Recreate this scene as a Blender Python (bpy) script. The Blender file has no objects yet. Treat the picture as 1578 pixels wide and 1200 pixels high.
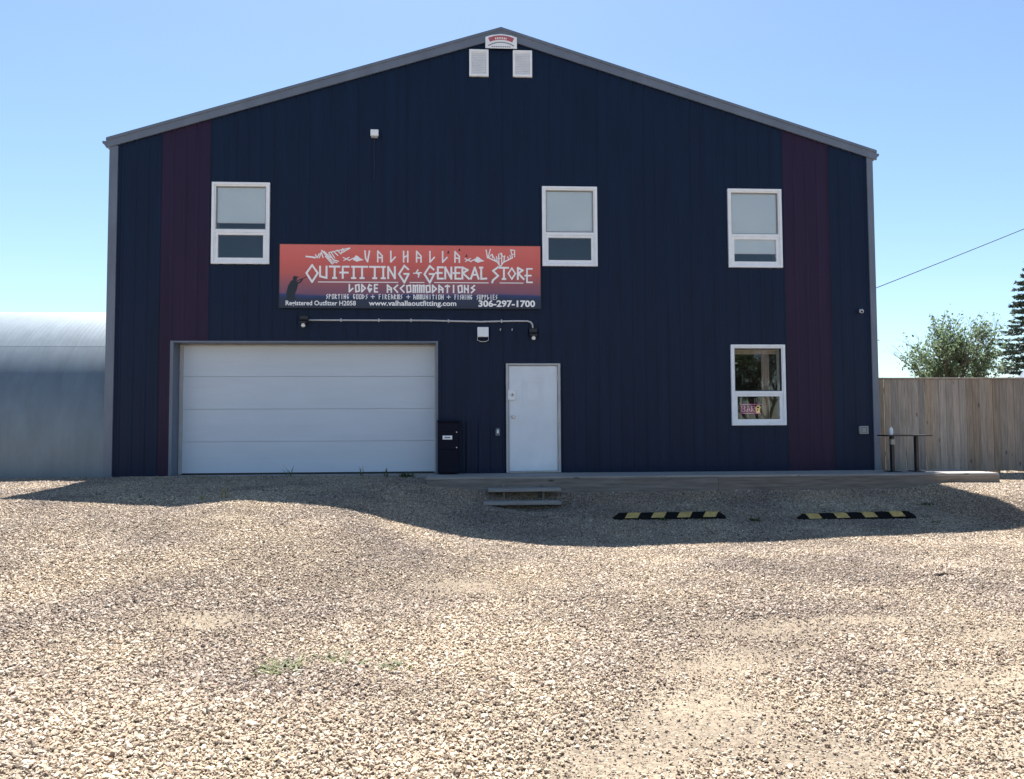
import bpy, bmesh, math, random
import numpy as np
from mathutils import Vector, Matrix

random.seed(7); rng = np.random.default_rng(11)
scene = bpy.context.scene
COL = scene.collection

# ------------------------------------------------------------------ camera
CAM = Vector((-0.633, -14.5, 0.866))
cam_d = bpy.data.cameras.new('camera'); cam = bpy.data.objects.new('camera', cam_d); COL.objects.link(cam)
right = Vector((0.998376, -0.056758, -0.004859))
up = Vector((0.002112, -0.048354, 0.998828))
fwd = Vector((0.056927, 0.997216, 0.048156))
m = Matrix.Identity(4)
for i in range(3):
    m[i][0] = right[i]; m[i][1] = up[i]; m[i][2] = -fwd[i]; m[i][3] = CAM[i]
cam.matrix_world = m
cam_d.sensor_width = 36.0; cam_d.lens = 1186.0 / 1578.0 * 36.0
cam_d.clip_start = 0.05; cam_d.clip_end = 3000
scene.camera = cam

# ------------------------------------------------------------------ sky and sun
SUN_EL, SUN_AZ = 62.0, -4.0           # azimuth measured from +Y (behind the building) towards +X
world = bpy.data.worlds.new('World'); scene.world = world; world.use_nodes = True
nt = world.node_tree; bg = nt.nodes['Background']
sky = nt.nodes.new('ShaderNodeTexSky'); sky.sky_type = 'NISHITA'; sky.sun_disc = False
sky.sun_elevation = math.radians(SUN_EL); sky.sun_rotation = math.radians(SUN_AZ)
sky.altitude = 700; sky.air_density = 1.0; sky.dust_density = 1.0; sky.ozone_density = 1.0
tint = nt.nodes.new('ShaderNodeMix'); tint.data_type = 'RGBA'; tint.blend_type = 'MULTIPLY'; tint.inputs[0].default_value = 1.0
tint.inputs[7].default_value = (0.90, 1.0, 1.03, 1)      # even cool cast over the whole sky
nt.links.new(sky.outputs[0], tint.inputs[6]); nt.links.new(tint.outputs[2], bg.inputs[0]); bg.inputs[1].default_value = 0.054
ce = math.cos(math.radians(SUN_EL))
SUN_DIR = Vector((math.sin(math.radians(SUN_AZ)) * ce, math.cos(math.radians(SUN_AZ)) * ce, math.sin(math.radians(SUN_EL))))
sd = bpy.data.lights.new('sun', 'SUN'); sd.energy = 5.0; sd.angle = math.radians(0.5); sd.color = (1.0, 0.96, 0.91)
sun = bpy.data.objects.new('sun', sd); COL.objects.link(sun); sun.location = (0, 0, 30)
sun.rotation_euler = SUN_DIR.to_track_quat('Z', 'Y').to_euler()
scene.view_settings.view_transform = 'Standard'; scene.view_settings.look = 'None'
scene.view_settings.gamma = 1.0; scene.view_settings.use_curve_mapping = False
scene.view_settings.exposure = 1.78
scene.cycles.max_bounces = 8

# ------------------------------------------------------------------ materials
def mat(name, col, rough=0.5, metal=0.0, var=0.12, vscale=4.0, stretch=(1, 1, 1), bump=0.0, bscale=40.0,
        rand=0.0, spec=0.5, col2=None, coat=0.0):
    M = bpy.data.materials.new(name); M.use_nodes = True
    n, l = M.node_tree.nodes, M.node_tree.links
    b = n['Principled BSDF']; b.inputs['Roughness'].default_value = rough; b.inputs['Metallic'].default_value = metal
    b.inputs['Specular IOR Level'].default_value = spec; b.inputs['Coat Weight'].default_value = coat
    tc = n.new('ShaderNodeTexCoord'); mp = n.new('ShaderNodeMapping'); mp.inputs['Scale'].default_value = stretch
    l.new(tc.outputs['Object'], mp.inputs[0])
    nz = n.new('ShaderNodeTexNoise'); nz.inputs['Scale'].default_value = vscale; nz.inputs['Detail'].default_value = 5
    nz.inputs['Roughness'].default_value = 0.6
    l.new(mp.outputs[0], nz.inputs['Vector'])
    cr = n.new('ShaderNodeValToRGB')
    c2 = col2 or [min(1, c * (1 + var)) for c in col]
    c1 = [c * (1 - var) for c in col]
    cr.color_ramp.elements[0].position = 0.3; cr.color_ramp.elements[1].position = 0.7
    cr.color_ramp.elements[0].color = (*c1, 1); cr.color_ramp.elements[1].color = (*c2, 1)
    l.new(nz.outputs['Fac'], cr.inputs[0])
    out = cr.outputs[0]
    if rand > 0:
        oi = n.new('ShaderNodeObjectInfo'); hs = n.new('ShaderNodeHueSaturation')
        mr = n.new('ShaderNodeMapRange'); mr.inputs['To Min'].default_value = 1 - rand; mr.inputs['To Max'].default_value = 1 + rand
        l.new(oi.outputs['Random'], mr.inputs[0]); l.new(mr.outputs[0], hs.inputs['Value'])
        l.new(out, hs.inputs['Color']); out = hs.outputs[0]
    l.new(out, b.inputs['Base Color'])
    if bump > 0:
        nb = n.new('ShaderNodeTexNoise'); nb.inputs['Scale'].default_value = bscale; nb.inputs['Detail'].default_value = 4
        l.new(mp.outputs[0], nb.inputs['Vector'])
        bp = n.new('ShaderNodeBump'); bp.inputs['Strength'].default_value = bump; bp.inputs['Distance'].default_value = 0.01
        l.new(nb.outputs['Fac'], bp.inputs['Height']); l.new(bp.outputs[0], b.inputs['Normal'])
    return M

MAT = {}
MAT['navy'] = mat('navy_siding', (0.0026, 0.0115, 0.038), 0.5, var=0.18, vscale=2.0, stretch=(3, 1, 0.25), bump=0.10, bscale=1.6, spec=0.22)
MAT['maroon'] = mat('maroon_siding', (0.022, 0.010, 0.036), 0.5, var=0.18, vscale=2.0, stretch=(3, 1, 0.25), bump=0.10, bscale=1.6, spec=0.22)
MAT['trim'] = mat('grey_trim', (0.13, 0.155, 0.205), 0.45, var=0.12, vscale=3, stretch=(1, 1, 0.4))
MAT['roofmetal'] = mat('roof_metal', (0.12, 0.12, 0.13), 0.4, metal=0.2, var=0.1)
MAT['white'] = mat('white_vinyl', (0.80, 0.83, 0.88), 0.4, var=0.05, vscale=6)
MAT['gdoor'] = mat('garage_white', (0.57, 0.63, 0.71), 0.5, var=0.035, vscale=1.6, stretch=(0.6, 1, 3), bump=0.06, bscale=30)
MAT['pdoor'] = mat('door_white', (0.68, 0.73, 0.80), 0.42, var=0.06, vscale=2.5, stretch=(1, 1, 0.7), bump=0.05, bscale=25)
MAT['casing'] = mat('casing_paint', (0.42, 0.42, 0.43), 0.5, var=0.1, vscale=5)
MAT['galv'] = mat('galvanised_steel', (0.145, 0.185, 0.22), 0.50, metal=0.2, var=0.12, vscale=2.2, stretch=(2, 1, 0.6), bump=0.05, bscale=8)
MAT['concrete'] = mat('concrete', (0.30, 0.29, 0.28), 0.9, var=0.2, vscale=8, bump=0.3, bscale=60)
MAT['dark'] = mat('dark_plastic', (0.012, 0.013, 0.016), 0.45, var=0.2)
MAT['black_rubber'] = mat('black_rubber', (0.006, 0.006, 0.007), 0.8, spec=0.15, var=0.4, vscale=12, bump=0.2, bscale=80)
MAT['yellow'] = mat('worn_yellow', (0.44, 0.31, 0.10), 0.6, var=0.3, vscale=14)
MAT['locker'] = mat('locker_paint', (0.004, 0.006, 0.018), 0.5, spec=0.12, var=0.2, vscale=4)
MAT['white_print'] = mat('white_print', (0.92, 0.91, 0.92), 0.5, var=0.02)
MAT['steel'] = mat('brushed_steel', (0.42, 0.42, 0.43), 0.35, metal=0.9, var=0.1)
MAT['greyplastic'] = mat('grey_plastic', (0.30, 0.30, 0.29), 0.5, var=0.1)
MAT['conduit'] = mat('pale_conduit', (0.50, 0.50, 0.53), 0.45, var=0.12, vscale=3)
MAT['lens'] = mat('lamp_lens', (0.88, 0.88, 0.88), 0.25, var=0.02)
MAT['blind'] = mat('roller_blind', (0.82, 0.92, 1.0), 0.8, var=0.04, vscale=1.5)
MAT['interior'] = mat('interior_wall', (0.02, 0.021, 0.025), 0.8, var=0.2)
MAT['beige'] = mat('beige_curtain', (0.36, 0.30, 0.25), 0.8, var=0.2, vscale=3, stretch=(9, 1, 0.4))
MAT['paleblue'] = mat('painted_reflection_blue', (0.22, 0.36, 0.5), 0.5, var=0.1)  # blue of the reflection in the lower right pane, put into colour
MAT['bark'] = mat('bark', (0.07, 0.055, 0.045), 0.9, var=0.3, vscale=6)
MAT['table'] = mat('table_black', (0.016, 0.014, 0.016), 0.5, var=0.2)
MAT['stone'] = mat('pale_stone', (0.55, 0.52, 0.47), 0.85, var=0.2, vscale=12, bump=0.4, bscale=30)
MAT['printdark'] = mat('dark_print', (0.012, 0.018, 0.032), 0.5, var=0.1)
MAT['printred'] = mat('red_print', (0.42, 0.10, 0.13), 0.5, var=0.1)
MAT['printgrey'] = mat('grey_print', (0.25, 0.27, 0.3), 0.5, var=0.1)
MAT['wire'] = mat('wire', (0.05, 0.06, 0.07), 0.5, var=0.1)
MAT['straw'] = mat('dry_grass', (0.38, 0.30, 0.14), 0.8, var=0.2)

def wood(name, c1, c2, dark, rand):
    M = bpy.data.materials.new(name); M.use_nodes = True
    n, l = M.node_tree.nodes, M.node_tree.links; b = n['Principled BSDF']; b.inputs['Roughness'].default_value = 0.85
    tc = n.new('ShaderNodeTexCoord'); oi = n.new('ShaderNodeObjectInfo')
    ad = n.new('ShaderNodeVectorMath'); ad.operation = 'MULTIPLY_ADD'
    cmb = n.new('ShaderNodeCombineXYZ')
    for k in range(3): l.new(oi.outputs['Random'], cmb.inputs[k])
    ad.inputs[1].default_value = (37, 21, 53); l.new(cmb.outputs[0], ad.inputs[0]); l.new(tc.outputs['Object'], ad.inputs[2])
    mp = n.new('ShaderNodeMapping'); mp.inputs['Scale'].default_value = dark['stretch']; l.new(ad.outputs[0], mp.inputs[0])
    nz = n.new('ShaderNodeTexNoise'); nz.inputs['Scale'].default_value = 3; nz.inputs['Detail'].default_value = 8; nz.inputs['Roughness'].default_value = 0.65
    l.new(mp.outputs[0], nz.inputs['Vector'])
    cr = n.new('ShaderNodeValToRGB'); cr.color_ramp.elements[0].position = 0.32; cr.color_ramp.elements[1].position = 0.68
    cr.color_ramp.elements[0].color = (*c1, 1); cr.color_ramp.elements[1].color = (*c2, 1); l.new(nz.outputs['Fac'], cr.inputs[0])
    mp2 = n.new('ShaderNodeMapping'); mp2.inputs['Scale'].default_value = dark['knot']; l.new(ad.outputs[0], mp2.inputs[0])
    vo = n.new('ShaderNodeTexVoronoi'); vo.inputs['Scale'].default_value = 1.0; l.new(mp2.outputs[0], vo.inputs['Vector'])
    kr = n.new('ShaderNodeValToRGB'); kr.color_ramp.elements[0].position = 0.05; kr.color_ramp.elements[1].position = 0.13
    kr.color_ramp.elements[0].color = (0.28, 0.24, 0.22, 1); kr.color_ramp.elements[1].color = (1, 1, 1, 1); l.new(vo.outputs['Distance'], kr.inputs[0])
    mx = n.new('ShaderNodeMix'); mx.data_type = 'RGBA'; mx.blend_type = 'MULTIPLY'; mx.inputs[0].default_value = 1
    l.new(cr.outputs[0], mx.inputs[6]); l.new(kr.outputs[0], mx.inputs[7])
    hs = n.new('ShaderNodeHueSaturation'); mr = n.new('ShaderNodeMapRange'); mr.inputs['To Min'].default_value = 1 - rand; mr.inputs['To Max'].default_value = 1 + rand
    l.new(oi.outputs['Random'], mr.inputs[0]); l.new(mr.outputs[0], hs.inputs['Value'])
    mr2 = n.new('ShaderNodeMapRange'); mr2.inputs['To Min'].default_value = 0.6; mr2.inputs['To Max'].default_value = 1.3
    ml = n.new('ShaderNodeMath'); ml.operation = 'FRACT'; ml2 = n.new('ShaderNodeMath'); ml2.operation = 'MULTIPLY'; ml2.inputs[1].default_value = 17.3
    l.new(oi.outputs['Random'], ml2.inputs[0]); l.new(ml2.outputs[0], ml.inputs[0]); l.new(ml.outputs[0], mr2.inputs[0]); l.new(mr2.outputs[0], hs.inputs['Saturation'])
    l.new(mx.outputs[2], hs.inputs['Color']); l.new(hs.outputs[0], b.inputs['Base Color'])
    bp = n.new('ShaderNodeBump'); bp.inputs['Strength'].default_value = 0.35; bp.inputs['Distance'].default_value = 0.004
    l.new(nz.outputs['Fac'], bp.inputs['Height']); l.new(bp.outputs[0], b.inputs['Normal'])
    return M
MAT['fence'] = wood('fence_wood', (0.185, 0.150, 0.122), (0.34, 0.285, 0.235), {'stretch': (9, 9, 0.7), 'knot': (5, 5, 2.2)}, 0.22)
MAT['deck'] = wood('deck_wood', (0.115, 0.095, 0.08), (0.235, 0.20, 0.17), {'stretch': (0.6, 9, 9), 'knot': (1.6, 5, 5)}, 0.12)
MAT['decktop'] = wood('deck_board_wood', (0.23, 0.21, 0.195), (0.37, 0.345, 0.325), {'stretch': (0.6, 9, 9), 'knot': (1.6, 5, 5)}, 0.08)

def glass():
    M = bpy.data.materials.new('window_glass'); M.use_nodes = True
    n, l = M.node_tree.nodes, M.node_tree.links; n.remove(n['Principled BSDF'])
    tr = n.new('ShaderNodeBsdfTransparent'); tr.inputs[0].default_value = (1, 1, 1, 1)
    gl = n.new('ShaderNodeBsdfGlossy'); gl.inputs['Roughness'].default_value = 0.02
    fr = n.new('ShaderNodeFresnel'); fr.inputs[0].default_value = 1.58
    mx = n.new('ShaderNodeMixShader'); l.new(fr.outputs[0], mx.inputs[0]); l.new(tr.outputs[0], mx.inputs[1]); l.new(gl.outputs[0], mx.inputs[2])
    l.new(mx.outputs[0], n['Material Output'].inputs[0]); return M
MAT['glass'] = glass()

def neon(name, col, s):
    M = bpy.data.materials.new(name); M.use_nodes = True; b = M.node_tree.nodes['Principled BSDF']
    b.inputs['Base Color'].default_value = (*col, 1); b.inputs['Emission Color'].default_value = (*col, 1); b.inputs['Emission Strength'].default_value = s
    return M
MAT['neon_pink'] = neon('neon_pink', (0.55, 0.16, 0.40), 0.12)
MAT['neon_yellow'] = neon('neon_yellow', (0.6, 0.48, 0.25), 0.12)

def leafmat(name, c1, c2, trans=0.35):
    M = bpy.data.materials.new(name); M.use_nodes = True
    n, l = M.node_tree.nodes, M.node_tree.links; b = n['Principled BSDF']; b.inputs['Roughness'].default_value = 0.6
    ge = n.new('ShaderNodeNewGeometry'); cr = n.new('ShaderNodeValToRGB')
    cr.color_ramp.elements[0].color = (*c1, 1); cr.color_ramp.elements[1].color = (*c2, 1); l.new(ge.outputs['Random Per Island'], cr.inputs[0])
    l.new(cr.outputs[0], b.inputs['Base Color'])
    t = n.new('ShaderNodeBsdfTranslucent'); l.new(cr.outputs[0], t.inputs[0])
    mx = n.new('ShaderNodeMixShader'); mx.inputs[0].default_value = trans
    l.new(b.outputs[0], mx.inputs[1]); l.new(t.outputs[0], mx.inputs[2]); l.new(mx.outputs[0], n['Material Output'].inputs[0]); return M
MAT['leaf'] = leafmat('leaf', (0.07, 0.115, 0.06), (0.17, 0.235, 0.125), 0.5)
MAT['needle'] = leafmat('needle', (0.025, 0.048, 0.036), (0.065, 0.10, 0.07), 0.2)
MAT['weed'] = leafmat('weed_leaf', (0.045, 0.062, 0.012), (0.115, 0.13, 0.03), 0.35)
MAT['dryweed'] = leafmat('dry_blade', (0.20, 0.18, 0.09), (0.36, 0.31, 0.16), 0.3)

def signmat():
    M = bpy.data.materials.new('sunset_print'); M.use_nodes = True
    n, l = M.node_tree.nodes, M.node_tree.links; b = n['Principled BSDF']; b.inputs['Roughness'].default_value = 0.45
    tc = n.new('ShaderNodeTexCoord'); sp = n.new('ShaderNodeSeparateXYZ'); l.new(tc.outputs['Object'], sp.inputs[0])
    mr = n.new('ShaderNodeMapRange'); mr.inputs['From Min'].default_value = 0; mr.inputs['From Max'].default_value = 1.2
    nz = n.new('ShaderNodeTexNoise'); nz.inputs['Scale'].default_value = 1.3; mp = n.new('ShaderNodeMapping'); mp.inputs['Scale'].default_value = (0.5, 1, 4)
    l.new(tc.outputs['Object'], mp.inputs[0]); l.new(mp.outputs[0], nz.inputs['Vector'])
    ma = n.new('ShaderNodeMath'); ma.operation = 'MULTIPLY_ADD'; ma.inputs[1].default_value = 0.10
    l.new(sp.outputs['Z'], mr.inputs[0]); l.new(nz.outputs['Fac'], ma.inputs[0]); l.new(mr.outputs[0], ma.inputs[2])
    cr = n.new('ShaderNodeValToRGB'); e = cr.color_ramp.elements
    stops = [(0.05, (0.014, 0.020, 0.044)), (0.20, (0.016, 0.026, 0.070)), (0.245, (0.022, 0.045, 0.17)), (0.27, (0.20, 0.085, 0.145)),
             (0.42, (0.30, 0.10, 0.13)), (0.60, (0.56, 0.115, 0.10)), (0.80, (0.68, 0.13, 0.11)), (1.02, (0.72, 0.155, 0.13))]
    e[0].position = stops[0][0]; e[0].color = (*stops[0][1], 1); e[1].position = 1.0; e[1].color = (*stops[-1][1], 1)
    for p, c in stops[1:-1]:
        x = e.new(p); x.color = (*c, 1)
    l.new(ma.outputs[0], cr.inputs[0]); l.new(cr.outputs[0], b.inputs['Base Color']); return M
MAT['signprint'] = signmat()

# ------------------------------------------------------------------ mesh helpers
ORG = {}
class MB:
    def __init__(s): s.v = []; s.f = []
    def box(s, x0, x1, y0, y1, z0, z1):
        o = len(s.v)
        s.v += [(x0, y0, z0), (x1, y0, z0), (x1, y1, z0), (x0, y1, z0), (x0, y0, z1), (x1, y0, z1), (x1, y1, z1), (x0, y1, z1)]
        s.f += [tuple(o + i for i in q) for q in ((0, 3, 2, 1), (4, 5, 6, 7), (0, 1, 5, 4), (1, 2, 6, 5), (2, 3, 7, 6), (3, 0, 4, 7))]
        return s
    def ring(s, x0, x1, z0, z1, w, y0, y1, wb=None):      # picture-frame ring in the XZ plane, mitred corners
        wb = wb or w; o = len(s.v)
        for y in (y0, y1):
            s.v += [(x0, y, z0), (x1, y, z0), (x1, y, z1), (x0, y, z1), (x0 + w, y, z0 + wb), (x1 - w, y, z0 + wb), (x1 - w, y, z1 - w), (x0 + w, y, z1 - w)]
        for i in range(4):
            j = (i + 1) % 4
            s.f += [(o + i, o + j, o + 4 + j, o + 4 + i), (o + 8 + j, o + 8 + i, o + 12 + i, o + 12 + j),
                    (o + j, o + i, o + 8 + i, o + 8 + j), (o + 4 + i, o + 4 + j, o + 12 + j, o + 12 + i)]
        return s
    def prism_y(s, poly, y0, y1):                          # poly in XZ
        n = len(poly); o = len(s.v)
        s.v += [(x, y0, z) for x, z in poly] + [(x, y1, z) for x, z in poly]
        s.f += [tuple(o + i for i in range(n)), tuple(o + n + i for i in reversed(range(n)))]
        s.f += [(o + (i + 1) % n, o + i, o + n + i, o + n + (i + 1) % n) for i in range(n)]
        return s
    def prism_x(s, poly, x0, x1):                          # poly in YZ
        n = len(poly); o = len(s.v)
        s.v += [(x0, y, z) for y, z in poly] + [(x1, y, z) for y, z in poly]
        s.f += [tuple(o + i for i in reversed(range(n))), tuple(o + n + i for i in range(n))]
        s.f += [(o + i, o + (i + 1) % n, o + n + (i + 1) % n, o + n + i) for i in range(n)]
        return s
    def tube(s, pts, r, n=8, cap=True):
        pts = [Vector(p) for p in pts]; rs = r if isinstance(r, (list, tuple)) else [r] * len(pts); o = len(s.v)
        for i, p in enumerate(pts):
            d = (pts[min(i + 1, len(pts) - 1)] - pts[max(i - 1, 0)]).normalized()
            a = Vector((0, 0, 1)) if abs(d.z) < 0.9 else Vector((1, 0, 0))
            u = d.cross(a).normalized(); w = d.cross(u)
            for k in range(n):
                t = 2 * math.pi * k / n; q = p + (u * math.cos(t) + w * math.sin(t)) * rs[i]; s.v.append(tuple(q))
        for i in range(len(pts) - 1):
            for k in range(n):
                a_, b_ = o + i * n + k, o + i * n + (k + 1) % n
                s.f.append((a_, b_, b_ + n, a_ + n))
        if cap:
            s.f.append(tuple(o + k for k in reversed(range(n)))); s.f.append(tuple(o + (len(pts) - 1) * n + k for k in range(n)))
        return s
    def lathe(s, prof, c, n=20):                           # prof: (r,z) about vertical axis at c
        o = len(s.v)
        for r, z in prof:
            for k in range(n):
                t = 2 * math.pi * k / n; s.v.append((c[0] + r * math.cos(t), c[1] + r * math.sin(t), c[2] + z))
        for i in range(len(prof) - 1):
            for k in range(n):
                a_, b_ = o + i * n + k, o + i * n + (k + 1) % n
                s.f.append((a_, b_, b_ + n, a_ + n))
        s.f.append(tuple(o + k for k in reversed(range(n)))); s.f.append(tuple(o + (len(prof) - 1) * n + k for k in range(n)))
        return s
    def disc_y(s, cx, cz, r, y0, y1, n=16):
        return s.prism_y([(cx + r * math.cos(2 * math.pi * k / n), cz + r * math.sin(2 * math.pi * k / n)) for k in range(n)], y0, y1)
    def build(s, name, material, parent=None, bevel=0.0, smooth=False, origin=None):
        me = bpy.data.meshes.new(name)
        org = Vector(ORG.get(parent.name, (0, 0, 0))) if parent else Vector(origin or (0, 0, 0))
        me.from_pydata([tuple(Vector(v) - org) for v in s.v], [], s.f); me.update()
        bm = bmesh.new(); bm.from_mesh(me); bmesh.ops.recalc_face_normals(bm, faces=bm.faces)
        if bevel: bmesh.ops.bevel(bm, geom=list(bm.edges), offset=bevel, segments=1, affect='EDGES', clamp_overlap=True)
        bm.to_mesh(me); bm.free()
        me.materials.append(MAT[material] if isinstance(material, str) else material)
        if smooth:
            for p in me.polygons: p.use_smooth = True
        o = bpy.data.objects.new(name, me); COL.objects.link(o)
        if parent: o.parent = parent; ORG[o.name] = tuple(org)
        else: o.location = org; ORG[o.name] = tuple(org)
        return o

def tag(o, label, cat, group=None):
    o['label'] = label; o['category'] = cat
    if group: o['group'] = group
    return o
def thing(name, loc, label, cat, group=None):
    o = bpy.data.objects.new(name, None); COL.objects.link(o); o.location = loc; o.empty_display_size = 0.2
    ORG[o.name] = tuple(loc); return tag(o, label, cat, group)
def B(x0, x1, y0, y1, z0, z1): return MB().box(x0, x1, y0, y1, z0, z1)

# ------------------------------------------------------------------ ground
_wx = [-2.6, -2.27, -1.92, -1.49, -0.98, -0.4, 0.4, 1.3]; _ww = [0, 0.02, 0.16, 0.38, 0.61, 0.77, 0.89, 1]
_lx = [-9, -7, -5.6, -4.6, -4.3, -3.7, -3.0, -2.3]; _ld = [0, 0, -0.03, -0.075, -0.04, 0.03, 0.005, -0.03]
def vnoise(X, Y, s, seed):
    r = np.random.default_rng(seed); g = r.random((64, 64))
    x = X * s + 500; y = Y * s + 500; xi = np.floor(x).astype(int); yi = np.floor(y).astype(int); fx = x - xi; fy = y - yi
    fx = fx * fx * (3 - 2 * fx); fy = fy * fy * (3 - 2 * fy)
    G = lambda a, b: g[a % 64, b % 64]
    return (G(xi, yi) * (1 - fx) + G(xi + 1, yi) * fx) * (1 - fy) + (G(xi, yi + 1) * (1 - fx) + G(xi + 1, yi + 1) * fx) * fy
def ground_z(X, Y):
    X = np.asarray(X, float); Y = np.asarray(Y, float); D = -Y
    zl = np.interp(D, [-5, 0, 1.2, 3.8, 5.2, 7, 9, 12], [-0.07, -0.03, -0.06, -0.125, -0.22, -0.45, -0.61, -0.66])
    zr = np.interp(D, [-5, 0, 1.2, 1.7, 2.6, 4.5, 7], [-0.12, -0.16, -0.27, -0.44, -0.57, -0.655, -0.66])
    zf = np.interp(D, [-5, 0, 0.8, 1.8, 2.7, 3.1, 3.75, 5, 7], [-0.10, -0.12, -0.17, -0.20, -0.24, -0.33, -0.57, -0.64, -0.66])
    f = np.clip((X - 6.9) / 1.0, 0, 1); f = f * f * (3 - 2 * f); zr = zr * (1 - f) + zf * f
    w = np.interp(X, _wx, _ww); z = zl * (1 - w) + zr * w
    z = z + np.interp(X, _lx, _ld) * np.exp(-((D - 3.9) / 1.3) ** 2)
    z = z - 0.13 * np.exp(-(((X - 0.3) / 0.75) ** 2 + ((D - 1.75) / 0.5) ** 2))
    near = np.exp(-((X / 30) ** 2 + (Y / 30) ** 2))
    amp = 0.03 * near * np.clip((D - 4.6) / 1.5, 0, 1) + 0.008 * near
    z = z + amp * (vnoise(X, Y, 0.9, 1) - 0.5) * 2 + 0.008 * near * (vnoise(X, Y, 3.1, 2) - 0.5) * 2
    return z
def grid(xs, ys):
    X, Y = np.meshgrid(xs, ys); Z = ground_z(X, Y); nx, ny = len(xs), len(ys)
    v = np.stack([X, Y, Z], -1).reshape(-1, 3)
    i = np.arange(nx * ny).reshape(ny, nx)
    f = np.stack([i[:-1, :-1], i[:-1, 1:], i[1:, 1:], i[1:, :-1]], -1).reshape(-1, 4)
    return v, f
def spaced(a, b, st, far):
    core = list(np.arange(a, b + 1e-6, st)); lo, hi, d = [], [], st
    while (lo[-1] if lo else a) > -far: d *= 1.5; lo.append((lo[-1] if lo else a) - d)
    d = st
    while (hi[-1] if hi else b) < far: d *= 1.5; hi.append((hi[-1] if hi else b) + d)
    return np.array(lo[::-1] + core + hi)

# sandy patches where the stones are worn away (real wear, with a shape of its own)
SAND = [(0.55, -10.35, 0.40, 0.75), (0.10, -10.95, 0.45, 0.35), (1.1, -11.0, 0.35, 0.3), (1.65, -8.75, 0.7, 0.35), (2.2, -10.1, 0.5, 0.22), (0.9, -9.6, 0.5, 0.3),
        (-3.5, -4.95, 0.6, 0.3), (-0.6, -7.2, 0.8, 0.5), (3.3, -9.2, 0.7, 0.3), (5.5, -7.0, 0.9, 0.3), (-2.6, -8.4, 0.7, 0.3), (0.35, -10.7, 0.35, 0.5), (1.3, -9.3, 0.6, 0.28), (2.9, -10.0, 0.7, 0.18), (2.6, -8.6, 0.8, 0.22), (1.9, -10.9, 0.5, 0.2)]
def sand(X, Y):
    s = np.zeros_like(X)
    for x, y, a, b in SAND: s = np.maximum(s, np.exp(-(((X - x) / a) ** 2 + ((Y - y) / b) ** 2)))
    n = 0.6 * vnoise(X, Y, 2.3, 5) + 0.4 * vnoise(X, Y, 6.1, 6)
    return np.clip((s * 0.95 + (n - 0.5) * 0.9 - 0.16) / 0.75, 0, 1)

def groundmat(name):
    M = bpy.data.materials.new(name); M.use_nodes = True
    n, l = M.node_tree.nodes, M.node_tree.links; b = n['Principled BSDF']; b.inputs['Roughness'].default_value = 0.95
    b.inputs['Specular IOR Level'].default_value = 0.2
    tc = n.new('ShaderNodeTexCoord')
    vo = n.new('ShaderNodeTexVoronoi'); vo.inputs['Scale'].default_value = 55; l.new(tc.outputs['Object'], vo.inputs['Vector'])
    n1 = n.new('ShaderNodeTexNoise'); n1.inputs['Scale'].default_value = 0.8; n1.inputs['Detail'].default_value = 6; l.new(tc.outputs['Object'], n1.inputs['Vector'])
    cr = n.new('ShaderNodeValToRGB'); cr.color_ramp.elements[0].color = (0.13, 0.105, 0.082, 1); cr.color_ramp.elements[1].color = (0.25, 0.205, 0.15, 1)
    cr.color_ramp.elements[0].position = 0.3; cr.color_ramp.elements[1].position = 0.7; l.new(n1.outputs['Fac'], cr.inputs[0])
    v2 = n.new('ShaderNodeTexVoronoi'); v2.inputs['Scale'].default_value = 150; l.new(tc.outputs['Object'], v2.inputs['Vector'])
    sv = n.new('ShaderNodeSeparateColor'); l.new(vo.outputs['Color'], sv.inputs[0]); sw = n.new('ShaderNodeSeparateColor'); l.new(v2.outputs['Color'], sw.inputs[0])
    mu = n.new('ShaderNodeMath'); mu.operation = 'MULTIPLY_ADD'; mu.inputs[1].default_value = 0.45; l.new(sw.outputs[0], mu.inputs[0]); l.new(sv.outputs[0], mu.inputs[2])
    mr = n.new('ShaderNodeMapRange'); mr.inputs['From Max'].default_value = 1.45; mr.inputs['To Min'].default_value = 0.62; mr.inputs['To Max'].default_value = 1.30; l.new(mu.outputs[0], mr.inputs[0])
    hs = n.new('ShaderNodeHueSaturation'); l.new(mr.outputs[0], hs.inputs['Value']); l.new(cr.outputs[0], hs.inputs['Color'])
    l.new(hs.outputs[0], b.inputs['Base Color'])
    bp = n.new('ShaderNodeBump'); bp.inputs['Strength'].default_value = 0.7; bp.inputs['Distance'].default_value = 0.01; bp.invert = True
    l.new(vo.outputs['Distance'], bp.inputs['Height']); l.new(bp.outputs[0], b.inputs['Normal']); return M
v, f = grid(spaced(-11, 12, 0.12, 900), spaced(-15, 2, 0.1, 900))
me = bpy.data.meshes.new('ground'); me.from_pydata(v.tolist(), [], f.tolist()); me.update()
me.materials.append(groundmat('sandy_dirt'))
for p in me.polygons: p.use_smooth = True
g = bpy.data.objects.new('ground', me); COL.objects.link(g); g['kind'] = 'structure'

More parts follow.
